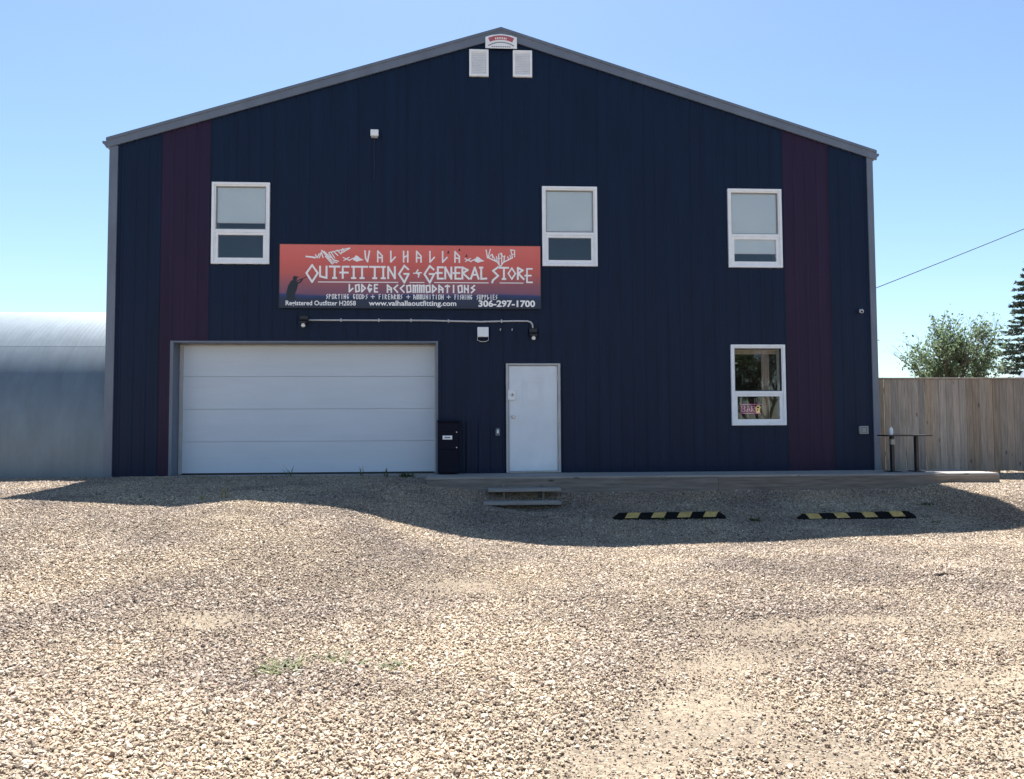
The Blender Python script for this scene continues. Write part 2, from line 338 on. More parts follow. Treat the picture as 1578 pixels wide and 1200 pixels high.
def gravel_field():
    M = bpy.data.materials.new('gravel_stone'); M.use_nodes = True
    n, l = M.node_tree.nodes, M.node_tree.links; b = n['Principled BSDF']; b.inputs['Roughness'].default_value = 0.8; b.inputs['Specular IOR Level'].default_value = 0.35
    oi = n.new('ShaderNodeObjectInfo'); cr = n.new('ShaderNodeValToRGB'); e = cr.color_ramp.elements
    cols = [(0.0, (0.075, 0.062, 0.05)), (0.07, (0.15, 0.12, 0.098)), (0.20, (0.255, 0.20, 0.158)), (0.42, (0.335, 0.27, 0.208)), (0.58, (0.325, 0.285, 0.24)),
            (0.74, (0.415, 0.345, 0.265)), (0.88, (0.46, 0.41, 0.345)), (1.0, (0.57, 0.535, 0.48))]
    e[0].color = (*cols[0][1], 1); e[1].color = (*cols[-1][1], 1)
    for p, c in cols[1:-1]: x = e.new(p); x.color = (*c, 1)
    l.new(oi.outputs['Random'], cr.inputs[0])
    tc = n.new('ShaderNodeTexCoord'); nz = n.new('ShaderNodeTexNoise'); nz.inputs['Scale'].default_value = 1.7; nz.inputs['Detail'].default_value = 3; l.new(tc.outputs['Object'], nz.inputs['Vector'])
    hs = n.new('ShaderNodeHueSaturation'); mr = n.new('ShaderNodeMapRange'); mr.inputs['To Min'].default_value = 0.7; mr.inputs['To Max'].default_value = 1.3
    l.new(nz.outputs['Fac'], mr.inputs[0]); l.new(mr.outputs[0], hs.inputs['Value']); l.new(cr.outputs[0], hs.inputs['Color'])
    pn = n.new('ShaderNodeTexNoise'); pn.inputs['Scale'].default_value = 0.75; pn.inputs['Detail'].default_value = 4; l.new(oi.outputs['Location'], pn.inputs['Vector'])
    pr = n.new('ShaderNodeValToRGB'); pr.color_ramp.elements[0].position = 0.36; pr.color_ramp.elements[1].position = 0.64
    pr.color_ramp.elements[0].color = (0.74, 0.70, 0.69, 1); pr.color_ramp.elements[1].color = (1.12, 1.06, 0.95, 1); l.new(pn.outputs['Fac'], pr.inputs[0])
    mx = n.new('ShaderNodeMix'); mx.data_type = 'RGBA'; mx.blend_type = 'MULTIPLY'; mx.inputs[0].default_value = 1.0
    l.new(hs.outputs[0], mx.inputs[6]); l.new(pr.outputs[0], mx.inputs[7]); l.new(mx.outputs[2], b.inputs['Base Color'])
    xs = np.arange(-10.5, 11.6, 0.14); ys = np.arange(-13.3, 1.61, 0.14)
    v, f = grid(xs, ys)
    c = v[f].mean(1); keep = np.ones(len(f), bool)
    keep &= ~((c[:, 1] > 0.0) & (c[:, 0] < 7.3))                      # nothing inside the building
    keep &= ~((c[:, 1] > -1.1) & (c[:, 0] > -1.2) & (c[:, 0] < 8.8))  # under the deck
    dep = c[:, 1] + 14.5
    keep &= np.abs(c[:, 0] + 0.63 - 0.057 * dep) < 0.72 * dep + 1.6
    f = f[keep]
    me = bpy.data.meshes.new('gravel'); me.from_pydata(v.tolist(), [], f.tolist()); me.update()
    d = 1.0 - 0.72 * sand(v[:, 0], v[:, 1]); d *= 0.75 + 0.5 * vnoise(v[:, 0], v[:, 1], 1.1, 9)
    a = me.attributes.new('dens', 'FLOAT', 'POINT'); a.data.foreach_set('value', d.astype(np.float32))
    o = bpy.data.objects.new('gravel', me); COL.objects.link(o); o['kind'] = 'stuff'
    tag(o, 'loose tan and grey gravel stones covering the whole yard', 'gravel')
    ng = bpy.data.node_groups.new('scatter_gravel', 'GeometryNodeTree')
    ng.interface.new_socket('Geometry', in_out='INPUT', socket_type='NodeSocketGeometry')
    ng.interface.new_socket('Geometry', in_out='OUTPUT', socket_type='NodeSocketGeometry')
    N, L = ng.nodes, ng.links
    gi, go = N.new('NodeGroupInput'), N.new('NodeGroupOutput')
    dp = N.new('GeometryNodeDistributePointsOnFaces'); na = N.new('GeometryNodeInputNamedAttribute'); na.data_type = 'FLOAT'; na.inputs[0].default_value = 'dens'
    mu = N.new('ShaderNodeMath'); mu.operation = 'MULTIPLY'; mu.inputs[1].default_value = 7000.0
    L.new(na.outputs[0], mu.inputs[0]); L.new(mu.outputs[0], dp.inputs['Density']); L.new(gi.outputs[0], dp.inputs['Mesh'])
    jn = N.new('GeometryNodeJoinGeometry')
    for k in range(6):
        ic = N.new('GeometryNodeMeshIcoSphere'); ic.inputs['Radius'].default_value = 1.0; ic.inputs['Subdivisions'].default_value = 1
        ps = N.new('GeometryNodeInputPosition'); va = N.new('ShaderNodeVectorMath'); va.operation = 'ADD'; va.inputs[1].default_value = (k * 13.7, k * 5.1, k * 9.3)
        nz = N.new('ShaderNodeTexNoise'); nz.inputs['Scale'].default_value = 0.9; L.new(ps.outputs[0], va.inputs[0]); L.new(va.outputs[0], nz.inputs['Vector'])
        sb = N.new('ShaderNodeVectorMath'); sb.operation = 'SUBTRACT'; sb.inputs[1].default_value = (0.5, 0.5, 0.5)
        sc = N.new('ShaderNodeVectorMath'); sc.operation = 'SCALE'; sc.inputs['Scale'].default_value = 1.9
        L.new(nz.outputs['Color'], sb.inputs[0]); L.new(sb.outputs[0], sc.inputs[0])
        st = N.new('GeometryNodeSetPosition'); L.new(ic.outputs[0], st.inputs['Geometry']); L.new(sc.outputs[0], st.inputs['Offset'])
        sm = N.new('GeometryNodeSetMaterial'); sm.inputs['Material'].default_value = M; L.new(st.outputs[0], sm.inputs[0])
        gt = N.new('GeometryNodeGeometryToInstance'); L.new(sm.outputs[0], gt.inputs[0]); L.new(gt.outputs[0], jn.inputs[0])
    ip = N.new('GeometryNodeInstanceOnPoints'); ip.inputs['Pick Instance'].default_value = True
    L.new(dp.outputs['Points'], ip.inputs['Points']); L.new(jn.outputs[0], ip.inputs['Instance'])
    def rv(a, b, seed, vec=False):
        r = N.new('FunctionNodeRandomValue'); r.data_type = 'FLOAT_VECTOR' if vec else 'FLOAT'; r.inputs['Seed'].default_value = seed
        i = 0 if vec else 2
        r.inputs[i].default_value = a; r.inputs[i + 1].default_value = b
        return r.outputs[0 if vec else 1]
    rot = rv((-0.7, -0.7, 0), (0.7, 0.7, 6.28), 3, True); L.new(rot, ip.inputs['Rotation'])
    base = rv(0.0, 1.0, 4); pw = N.new('ShaderNodeMath'); pw.operation = 'POWER'; pw.inputs[1].default_value = 5.0; L.new(base, pw.inputs[0])
    sz = N.new('ShaderNodeMath'); sz.operation = 'MULTIPLY_ADD'; sz.inputs[1].default_value = 0.0105; sz.inputs[2].default_value = 0.0048; L.new(pw.outputs[0], sz.inputs[0])
    sk = N.new('ShaderNodeMath'); sk.operation = 'MULTIPLY_ADD'; sk.inputs[1].default_value = 0.55; sk.inputs[2].default_value = 0.50; L.new(na.outputs[0], sk.inputs[0])
    sq = N.new('ShaderNodeMath'); sq.operation = 'MULTIPLY'; L.new(sz.outputs[0], sq.inputs[0]); L.new(sk.outputs[0], sq.inputs[1])
    sz = sq
    shp = rv((0.9, 0.75, 0.45), (1.45, 1.05, 0.85), 5, True); vs = N.new('ShaderNodeVectorMath'); vs.operation = 'SCALE'; L.new(shp, vs.inputs[0]); L.new(sz.outputs[0], vs.inputs['Scale'])
    L.new(vs.outputs[0], ip.inputs['Scale'])
    of = N.new('GeometryNodeSetPosition'); cz = N.new('ShaderNodeCombineXYZ'); L.new(rv(-0.002, 0.011, 6), cz.inputs[2])
    L.new(dp.outputs['Points'], of.inputs['Geometry']); L.new(cz.outputs[0], of.inputs['Offset']); L.new(of.outputs[0], ip.inputs['Points'])
    L.new(ip.outputs[0], go.inputs[0])
    md = o.modifiers.new('scatter', 'NODES'); md.node_group = ng
    me.materials.append(M)
gravel_field()

# ------------------------------------------------------------------ the building
XL, XR, APX, APZ, SLOPE, DEPTH = -7.27, 7.31, 0.015, 8.53, 0.311, 18.0
def roof_z(x): return APZ - SLOPE * abs(x - APX)
bld = thing('metal_building', (0, 0, 0), 'large navy steel building with two maroon stripes and a gable roof', 'building')
WINS = [(-5.40, -4.335, 3.918, 5.458), (0.785, 1.845, 3.918, 5.458), (4.397, 5.462, 3.918, 5.458), (4.404, 5.468, 0.868, 2.420)]
GAR = (-6.06, -1.225, 0.0, 2.45); DOOR = (0.08, 1.11, 0.0, 2.058)
OPEN = [(a + .03, b - .03, c + .03, d - .03) for a, b, c, d in WINS] + [(GAR[0], GAR[1], -1, GAR[3]), (DOOR[0] + .02, DOOR[1] - .02, -1, DOOR[3] - .02)]
PITCH = 0.2281
def rib_profile(x0, x1, phase):
    xs = {x0: None, x1: None}; out = []
    k = math.floor((x0 - phase) / PITCH) - 1
    pat = [(-0.034, 0), (-0.013, 0.012), (0.013, 0.012), (0.034, 0), (0.070, 0), (0.078, 0.0022), (0.084, 0.0022), (0.092, 0), (0.136, 0), (0.144, 0.0022), (0.150, 0.0022), (0.158, 0)]
    P = []
    while phase + k * PITCH < x1 + PITCH:
        P += [(phase + k * PITCH + a, b) for a, b in pat]; k += 1
    px, ph = zip(*P)
    pts = sorted({round(x, 5) for x in px if x0 < x < x1} | {x0, x1} | {e for o in OPEN for e in o[:2] if x0 < e < x1})
    return [(x, float(np.interp(x, px, ph))) for x in pts]
def siding(x0, x1, material, label=None):
    pr = rib_profile(x0, x1, -5.44); mb = MB()
    for (xa, ha), (xb, hb) in zip(pr[:-1], pr[1:]):
        mid = (xa + xb) / 2; segs = [(-0.02, None)]
        for o in OPEN:
            if o[0] - 1e-6 <= mid <= o[1] + 1e-6:
                new = []
                for z0, z1 in segs:
                    zt = z1 if z1 is not None else 99
                    if o[2] >= zt or o[3] <= z0: new.append((z0, z1)); continue
                    if o[2] > z0: new.append((z0, o[2]))
                    if o[3] < zt: new.append((o[3], z1))
                segs = new
        for z0, z1 in segs:
            za = z1 if z1 is not None else roof_z(xa) - 0.03; zb = z1 if z1 is not None else roof_z(xb) - 0.03
            o_ = len(mb.v); mb.v += [(xa, -ha, z0), (xb, -hb, z0), (xb, -hb, zb), (xa, -ha, za)]; mb.f.append((o_, o_ + 1, o_ + 2, o_ + 3))
            mb.v += [(xa, 0.03, z0), (xb, 0.03, z0), (xb, 0.03, zb), (xa, 0.03, za)]; mb.f.append((o_ + 7, o_ + 6, o_ + 5, o_ + 4))
    # close the sheet's own edges so it has thickness
    ob = mb.build('siding_panel', material, bld)
    if label: ob['label'] = label
    return ob
edges = [XL + 0.03, -6.33, -5.44] + [-5.44 + 0.9125 * i for i in range(1, 13)] + [6.42, XR - 0.03]
for i, (a, b) in enumerate(zip(edges[:-1], edges[1:])):
    mar = i in (1, len(edges) - 3)
    siding(a + 0.0015, b - 0.0015, 'maroon' if mar else 'navy', ('maroon siding stripe by the garage door' if i == 1 else 'maroon siding stripe by the right corner') if mar else None)

# corner trims, base angle, foundation, side and rear walls
B(-7.278, -7.122, -0.032, 0.12, -0.03, roof_z(-7.2) - 0.16).build('corner_trim', 'trim', bld, bevel=0.004)
B(7.195, 7.318, -0.032, 0.12, -0.03, roof_z(7.25) - 0.16).build('corner_trim', 'trim', bld, bevel=0.004)
B(-7.12, GAR[0] - 0.06, -0.028, 0.0, -0.045, -0.022).build('base_trim', 'trim', bld)
B(-7.30, GAR[0] - 0.02, -0.05, 0.3, -0.5, -0.046).build('foundation', 'concrete', bld)
B(GAR[1], 7.30, -0.035, 0.3, -0.6, -0.046).build('foundation', 'concrete', bld)
B(GAR[0] - 0.02, GAR[1], -0.06, 0.6, -0.5, -0.012).build('garage_slab', 'concrete', bld)
def sidewall(x, sgn):
    mb = MB(); ys = np.arange(0.12, DEPTH, PITCH); prof = []
    for y in ys: prof += [(y, 0), (y + .02, .019), (y + .045, .019), (y + .065, 0)]
    prof.append((DEPTH, 0)); zt = roof_z(x) - 0.03
    for (ya, ha), (yb, hb) in zip(prof[:-1], prof[1:]):
        o = len(mb.v); mb.v += [(x + sgn * ha, ya, -0.4), (x + sgn * hb, yb, -0.4), (x + sgn * hb, yb, zt), (x + sgn * ha, ya, zt)]; mb.f.append((o, o + 1, o + 2, o + 3))
    mb.build('side_wall', 'navy', bld)
sidewall(XL, -1); sidewall(XR, 1)
MB().prism_y([(XL, -0.4), (XR, -0.4), (XR, roof_z(XR) - .03), (APX, APZ - .03), (XL, roof_z(XL) - .03)], DEPTH - 0.05, DEPTH).build('rear_wall', 'navy', bld)

def roof_half(sgn):
    xe = XR + 0.08 if sgn > 0 else XL - 0.06
    mb = MB(); y0, y1 = -0.055, DEPTH + 0.1
    mb.prism_y([(APX, APZ - 0.004), (xe, roof_z(xe) - 0.004), (xe, roof_z(xe) + 0.022), (APX, APZ + 0.022)], y0, y1)
    r = mb.build('roof', 'roofmetal', bld)
    for k in range(48):
        y = 0.1 + k * 0.375
        MB().prism_y([(APX + sgn * .12, roof_z(APX + sgn * .12) + 0.02), (xe, roof_z(xe) + 0.02), (xe, roof_z(xe) + 0.045), (APX + sgn * .12, roof_z(APX + sgn * .12) + 0.045)], y, y + 0.03).build('roof_rib', 'roofmetal', r)
    # rake trim: deep front face with a small drip lip
    h = 0.185
    a = (APX, APZ - 0.006); b_ = (xe, roof_z(xe) - 0.006)
    rt = MB().prism_y([a, b_, (xe, b_[1] - h + 0.02), (APX, a[1] - h)], -0.052, -0.020).build('rake_trim', 'trim', bld)
    MB().prism_y([(APX, a[1] + .012), (xe, b_[1] + .012), (xe, b_[1] - .03), (APX, a[1] - .03)], -0.066, -0.0535).build('drip_lip', 'trim', rt)
    # K-style eave gutter, its end seen beyond the corner
    x = XR + 0.012 if sgn > 0 else XL - 0.012; zt = roof_z(xe) - 0.045
    prof = [(0, 0), (0.0, -0.115), (0.055, -0.115), (0.085, -0.07), (0.118, -0.045), (0.122, 0.0)]
    MB().prism_y([(x + sgn * p, zt + q) for p, q in prof], -0.045, DEPTH).build('gutter', 'trim', bld)
roof_half(-1); roof_half(1)
MB().prism_y([(APX - .2, roof_z(APX - .2) + .048), (APX, APZ + .048), (APX + .2, roof_z(APX + .2) + .048), (APX, APZ + .055)], 0.15, DEPTH).build('ridge_cap', 'roofmetal', bld)

# garage door, recessed in a grey-lined opening
RD = 0.30
gx0, gx1, gz1 = GAR[0], GAR[1], GAR[3]
B(gx0 - 0.055, gx0 + 0.004, -0.036, RD + .05, -0.03, gz1 + 0.03).build('garage_jamb', 'trim', bld, bevel=0.003)
B(gx1 - 0.012, gx1 + 0.03, -0.036, RD + .05, -0.011, gz1 + 0.03).build('garage_jamb', 'trim', bld, bevel=0.003)
B(gx0 + 0.0045, gx1 - 0.0125, -0.036, RD + .05, gz1 - 0.004, gz1 + 0.03).build('garage_lintel', 'trim', bld, bevel=0.003)
gd = MB(); gd.box(gx0 + .005, gx1 - .013, RD + .03, RD + .05, 0.0, gz1 - .005)
gdo = gd.build('garage_door', 'gdoor', bld); gdo['label'] = 'white sectional overhead garage door'
zs = [0.022, 0.61, 1.222, 1.837, gz1 - 0.012]
for a, b in zip(zs[:-1], zs[1:]):
    mb = MB(); n = 6; h = (b - a - 0.007) / n
    for k in range(n):    # shallow horizontal embossed lines across each section
        z0 = a + k * h
        mb.prism_x([(RD + .029, z0), (RD + .0012, z0), (RD + .0, z0 + .006), (RD + .0, z0 + h - .006), (RD + .0012, z0 + h), (RD + .029, z0 + h)], gx0 + .07, gx1 - .05)
    mb.build('door_section', 'gdoor', gdo)
B(gx0 + .006, gx0 + .068, RD - .03, RD + .028, 0.0, gz1 - .006).build('weather_strip', 'casing', gdo, bevel=.004)
B(gx1 - .048, gx1 - .014, RD - .03, RD + .028, 0.0, gz1 - .006).build('weather_strip', 'casing', gdo, bevel=.004)
B(gx0 + .07, gx1 - .05, RD - .03, RD + .028, gz1 - .04, gz1 - .007).build('weather_strip', 'casing', gdo, bevel=.004)
B(gx0 + .07, gx1 - .05, RD + .002, RD + .028, 0.0, 0.02).build('bottom_seal', 'dark', gdo)

# entry door
dx0, dx1, dz1 = DOOR[0], DOOR[1], DOOR[3]
mb = MB(); mb.box(dx0, dx0 + .05, -.045, .09, 0.003, dz1).box(dx1 - .05, dx1, -.045, .09, 0.003, dz1).box(dx0 + .05, dx1 - .05, -.045, .09, dz1 - .04, dz1)
dfr = mb.build('door_frame', 'casing', bld, bevel=.004)
B(dx0 + .05, dx1 - .05, -.05, .09, .003, .026).build('threshold', 'steel', dfr, bevel=.003)
sl = B(dx0 + .057, dx1 - .056, -.012, .03, .032, dz1 - .047).build('door', 'pdoor', bld, bevel=.003); sl['label'] = 'white steel entry door'
px0, px1, pz0, pz1 = 0.40, 0.79, 1.28, 1.80
for q in ((px0, px1, pz0, pz1, .016), (px0 + .07, px1 - .07, pz0 + .07, pz1 - .07, .010)):
    MB().ring(q[0], q[1], q[2], q[3], q[4], -.021, -.0125).build('panel_moulding', 'pdoor', sl)
mb = MB().box(.118, .262, -.056, -.013, 1.365, 1.560)
mb.build('latch_guard', 'white', sl, bevel=.006)
for bx, bz in ((.135, 1.385), (.135, 1.54), (.245, 1.385), (.245, 1.54), (.135, 1.4625)):
    MB().disc_y(bx, bz, .009, -.062, -.0565, 10).build('bolt', 'steel', sl)
MB().disc_y(.200, 1.463, .034, -.070, -.0565).build('deadbolt', 'steel', sl, bevel=.004)
MB().disc_y(.200, 1.463, .013, -.076, -.0705).build('keyhole', 'dark', sl)
kb = MB(); kb.disc_y(.216, 1.045, .034, -.022, -.0125).disc_y(.216, 1.045, .014, -.05, -.0225); kb.disc_y(.216, 1.045, .030, -.088, -.051)
kb.build('door_knob', 'steel', sl, bevel=.003)
for hz in (.25, 1.02, 1.78):
    MB().tube([(dx1 - .052, -.052, hz - .05), (dx1 - .052, -.052, hz + .05)], .007).build('hinge', 'steel', sl)

# windows
BL = [(0.155, 'second'), (0.075, 'x'), (0, 'x'), (None, 'x')]
for i, (a, b, c, d) in enumerate(WINS):
    W = MB(); W.ring(a, b, c, d, .048, -.05, .05)
    wo = W.build('window', 'white', bld, bevel=.003)
    zm = c + (d - c) * 0.405
    MB().ring(a + .049, b - .049, c + .049, d - .049, .022, -.034, .05).build('window_frame', 'white', wo)
    B(a + .0715, b - .0715, -.040, .05, zm - .028, zm + .028).build('mid_rail', 'white', wo, bevel=.003)
    MB().ring(a + .0715, b - .0715, c + .0715, zm - .0285, .046, -.030, .04).build('lower_sash', 'white', wo, bevel=.003)
    MB().ring(a + .0715, b - .0715, zm + .0285, d - .0715, .014, -.020, .04).build('upper_sash', 'dark' if i == 3 else 'greyplastic', wo)
    B(a + .072, b - .072, .006, .012, zm + .029, d - .072).build('pane', 'glass', wo)
    B(a + .10, b - .10, .006, .012, c + .10, zm - .05).build('pane', 'glass', wo)
    # inner reveal
    MB().ring(a + .03, b - .03, c + .03, d - .03, .035, .051, .22).build('reveal', 'white', wo)
    if i < 3:
        gap = [0.155, 0.055, -0.32][i]
        zb = zm + .03 + gap if i < 2 else zm - 0.32
        B(a + .085, b - .085,   .022, .026, zb, d - .075).build('blind', 'blind', wo)
        B(a + .085, b - .085,   .018, .032, zb - .03, zb).build('blind_hem', 'white', wo, bevel=.004)
        MB().tube([(a + .075, .075, d - .10), (b - .075, .075, d - .10)], .022).build('blind_roll', 'blind', wo)
        B(a - .3, b + .3, 1.2, 1.25, c - .3, d + .3).build('room_wall', 'interior', wo)
    else:
        B(a - .5, b + 1.0, 1.9, 1.95, c - .8, d + .6).build('room_wall', 'interior', wo)
        B(a + .05, b - .05, .24, .30, d - .16, d - .06).build('curtain_header', 'beige', wo)
        cu = MB()
        for k in range(5): cu.tube([(b - .34 + k * .032, .28 + .012 * (k % 2), c + .03), (b - .335 + k * .03, .28 + .012 * (k % 2), d - .16)], .02, 8)
        cu.build('curtain', 'beige', wo, smooth=True)
        B(a + .10, a + .24, .9, .95, c + .0, d - .35).build('sky_reflection_panel', 'paleblue', wo)  # added panel, its blue stands in for the bright reflection in this pane
        B(a + .22, a + .25, .86, .895, c + .0, d - .30).build('reflection_post', 'white', wo)  # added white bars imitating the muntin within that reflection
        B(a + .05, a + .45, .86, .895, d - .30, d - .27).build('reflection_rail', 'white', wo)

# gable vents
for x0, x1, z0, z1 in ((-.598, -.228, 7.582, 8.106), (.240, .611, 7.586, 8.106)):
    vo = MB().ring(x0, x1, z0, z1, .045, -.048, .02).build('vent', 'white', bld, bevel=.004)
    B(x0 + .04, x1 - .04, .0, .015, z0 + .04, z1 - .04).build('vent_back', 'white', vo)
    n = 13; h = (z1 - z0 - .095) / n
    for k in range(n):
        z = z0 + .047 + k * h
        MB().prism_x([(-.040, z), (-.036, z - .003), (-.018, z + h * 1.02), (-.024, z + h * 1.04)], x0 + .046, x1 - .046).build('louvre_slat', 'white', vo)

# ------------------------------------------------------------------ things fixed to the facade
pl = thing('plaque', (0.014, -0.06, 8.115), 'small white maker plaque with a red arch under the roof peak', 'sign')
MB().prism_y([(-.288, 8.118), (.316, 8.118), (.316, 8.335), (.20, 8.375), (.014, 8.40), (-.172, 8.375), (-.288, 8.335)], -.078, -.068).build('board', 'white', pl)
def arch(r0, r1, cx, cz, a0, a1, n=14):
    p = [(cx + r1 * math.cos(a0 + (a1 - a0) * k / n), cz + r1 * math.sin(a0 + (a1 - a0) * k / n)) for k in range(n + 1)]
    return p + [(cx + r0 * math.cos(a0 + (a1 - a0) * k / n), cz + r0 * math.sin(a0 + (a1 - a0) * k / n)) for k in reversed(range(n + 1))]
MB().prism_y(arch(.515, .60, .014, 7.77, math.radians(65.5), math.radians(114.5)), -.082, -.0785).build('red_arch', 'printred', pl)
MB().prism_y(arch(.455, .475, .014, 7.77, math.radians(58), math.radians(122)), -.082, -.0785).build('grey_arch', 'printgrey', pl)
for k in range(7): B(-.10 + k * .033, -.082 + k * .033, -.086, -.0825, 8.30 - abs(k - 3) * .004, 8.335 - abs(k - 3) * .004).build('lettering', 'white_print', pl)
for k in range(9): B(-.17 + k * .042, -.142 + k * .042, -.082, -.0785, 8.138, 8.158).build('lettering', 'printgrey', pl)

# banner sign
SY = -0.06
sg = thing('banner_sign', (-4.141, SY, 3.095), 'wide red sunset banner sign reading VALHALLA OUTFITTING & GENERAL STORE', 'sign')
def sx(x): return -4.141 + (x - 432.0) * 0.012207
def sz_(y): return 4.295 - (y - 378.0) * 0.012245
B(-4.141, 0.748, SY, SY + .034, 3.095, 4.295).build('panel', 'signprint', sg)
MB().ring(-4.147, 0.754, 3.089, 4.301, .012, SY - .004, SY + .036).build('edge_trim', 'printdark', sg)
class Strokes(MB):
    k = 0
    def seg(s, p, q, w, cap=0.5):
        p, q = Vector(p), Vector(q); d = (q - p); L_ = d.length
        if L_ < 1e-6: return
        d /= L_; nn = Vector((-d.y, d.x)) * w / 2; p = p - d * w * cap * .8; q = q + d * w * cap * .8
        y = SY - 0.002 - 0.0004 * (Strokes.k % 7); Strokes.k += 1
        o = len(s.v)
        s.v += [(v.x, y, v.y) for v in (p - nn, q - nn, q + nn, p + nn)]; s.f.append((o, o + 1, o + 2, o + 3))
    def poly(s, pts, w, closed=False):
        for a, b in zip(pts[:-1], pts[1:]): s.seg(a, b, w)
        if closed: s.seg(pts[-1], pts[0], w)
    def fill(s, pts):
        y = SY - 0.002 - 0.0004 * (Strokes.k % 7); Strokes.k += 1; o = len(s.v)
        s.v += [(x, y, z) for x, z in pts]; s.f.append(tuple(range(o, o + len(pts))))
BIG = {'O': [[(.5, 1.12), (1, .42), (.5, -.36), (0, .42), (.5, 1.12)]], 'U': [[(0, 1), (0, .14), (.85, 0), (.85, 1)]],
       'T': [[(0, 1), (1, 1)], [(.5, 1), (.5, 0)], [(.33, 0), (.67, 0)]], 'F': [[(.3, 0), (.3, 1), (1, 1)], [(0, .48), (.9, .48)]],
       'I': [[(.5, 0), (.5, 1)], [(.2, 1), (.8, 1)], [(.2, 0), (.8, 0)]], 'N': [[(0, 0), (0, 1), (.85, 0), (.85, 1)]],
       'G': [[(.86, .80), (.5, 1.12), (0, .38), (.5, -.36), (.9, .40), (.48, .40)]], 'E': [[(1, 1), (.28, 1), (.28, 0), (1, 0)], [(0, .5), (.85, .5)]],
       'R': [[(.08, 0), (.08, 1), (.85, .78), (.15, .5), (1, 0)]], 'A': [[(0, 0), (.5, 1), (1, 0)], [(.2, .36), (.8, .36)]], 'L': [[(.2, 1), (.2, 0), (1, 0.03)], [(0, 1), (.4, 1)]],
       'S': [[(.85, 1.05), (.12, .72), (.85, .28), (.1, -.12), (.0, -.32)]], '&': [[(0, .5), (1, .58)], [(.55, .95), (.3, .55), (.75, .3)], [(.7, .6), (.6, 0)]]}
RUN = {'V': [[(0, 1), (.12, .32), (.5, 0), (.85, 1)]], 'A': [[(0, 0), (0, 1), (.85, .55), (.85, 0)], [(0, .42), (.85, .36)]], 'L': [[(0, 1), (0, .0), (.85, .45)]],
       'H': [[(0, 0), (0, 1)], [(.8, 0), (.8, 1)], [(0, .4), (.8, .62)]], 'O': [[(.1, 0), (0, .9), (.8, 1), (.9, .1), (.1, 0)]], 'D': [[(0, 0), (0, 1), (.85, .5), (0, 0)]],
       'G': [[(.8, .85), (.3, 1), (0, .5), (.4, 0), (.85, .4), (.45, .4)]], 'E': [[(.8, 1), (.1, 1), (.1, 0), (.8, 0)], [(.1, .5), (.7, .5)]], 'C': [[(.8, 1), (0, .55), (.8, 0)]],
       'M': [[(0, 0), (0, 1), (.45, .9), (.45, 0)], [(.45, .9), (.95, 1), (.95, 0)]], 'T': [[(0, .85), (.45, 1), (.9, .85)], [(.45, 1), (.45, 0)]], 'I': [[(.4, 0), (.4, 1)]],
       'N': [[(0, 0), (0, 1)], [(.8, 0), (.8, 1)], [(0, .7), (.8, .3)]], 'S': [[(.8, 1), (.1, .65), (.8, .4), (.1, 0)]], 'P': [[(0, 0), (0, 1), (.8, .8), (0, .45)]],
       'R': [[(0, 0), (0, 1), (.8, .75), (0, .5), (.8, 0)]], 'F': [[(.1, 0), (.1, 1), (.8, 1)], [(.1, .55), (.65, .55)]], 'U': [[(0, 1), (.05, 0), (.8, .1), (.8, 1)]], '+': [[(0, .5), (.9, .5)], [(.45, .9), (.45, .1)]]}
def glyph(S, tbl, ch, x0, x1, yt, yb, w):
    for pl_ in tbl[ch]:
        S.poly([(sx(x0 + u * (x1 - x0)), sz_(yb - t * (yb - yt))) for u, t in pl_], w)
S = Strokes()
for ch, x in zip('VALHALLA', [561.5, 581, 601, 620.5, 640.5, 661, 680.5, 699.5]): glyph(S, RUN, ch, x, x + 8, 388, 404.5, .028)
S.build('lettering', 'white_print', sg)
big = [('O', 473, 490), ('U', 493.5, 505), ('T', 508, 523), ('F', 524, 537), ('I', 540, 549), ('T', 549.5, 565), ('T', 569, 584), ('I', 585, 594), ('N', 597, 609), ('G', 613.5, 630),
       ('&', 636, 648), ('G', 652.5, 669), ('E', 670, 681), ('N', 684.5, 695.5), ('E', 697, 708), ('R', 710, 721), ('A', 724, 736), ('L', 738, 748),
       ('S', 757, 768), ('T', 768.5, 782), ('O', 782, 793), ('R', 796, 806), ('E', 808, 819)]
for k, (ch, a, b) in enumerate(big):
    if k in (0, 10, 11, 18): S = Strokes()
    if ch == 'O' and a > 700: S.poly([(sx(x), sz_(y)) for x, y in ((787.5, 413), (793, 421.5), (787.5, 430), (782, 421.5), (787.5, 413))], .028)
    elif ch == 'E' and a > 800: glyph(S, BIG, ch, a, b, 414, 435, .03)
    elif ch == '&': glyph(S, BIG, ch, a, b, 416, 428, .022)
    else: glyph(S, BIG, ch, a, b, 412.5, 430, .036)
    if k in (9, 10, 17, 22): S.build('lettering', 'white_print', sg)
S = Strokes()
for a, b in ((491, 612), (630, 652), (668, 751), (769, 805)): S.seg((sx(a), sz_(436.2)), (sx(b), sz_(436.2)), .016)
S.build('rule', 'white_print', sg)
def spread(S, txt, xa, xb, yt, yb, w, fill=.66):
    st = (xb - xa) / (len(txt) - 1 + fill)
    for k, ch in enumerate(txt):
        if ch != ' ': glyph(S, RUN, ch, xa + k * st, xa + k * st + st * fill, yt, yb, w)
S = Strokes(); spread(S, 'LODGE', 538, 582, 440, 451, .029); spread(S, 'ACCOMMODATIONS', 596, 731, 440.5, 451.5, .029, .7); S.build('lettering', 'white_print', sg)
S = Strokes()
for t, a, b in (('SPORTING', 503, 537.5), ('GOODS', 544, 566), ('+', 571, 577), ('FIREARMS', 583, 619), ('+', 625, 631), ('AMMUNITION', 636, 682), ('+', 687, 693), ('FISHING', 699, 726), ('SUPPLIES', 733, 765)):
    spread(S, t, a, b, 455, 462, .0125)
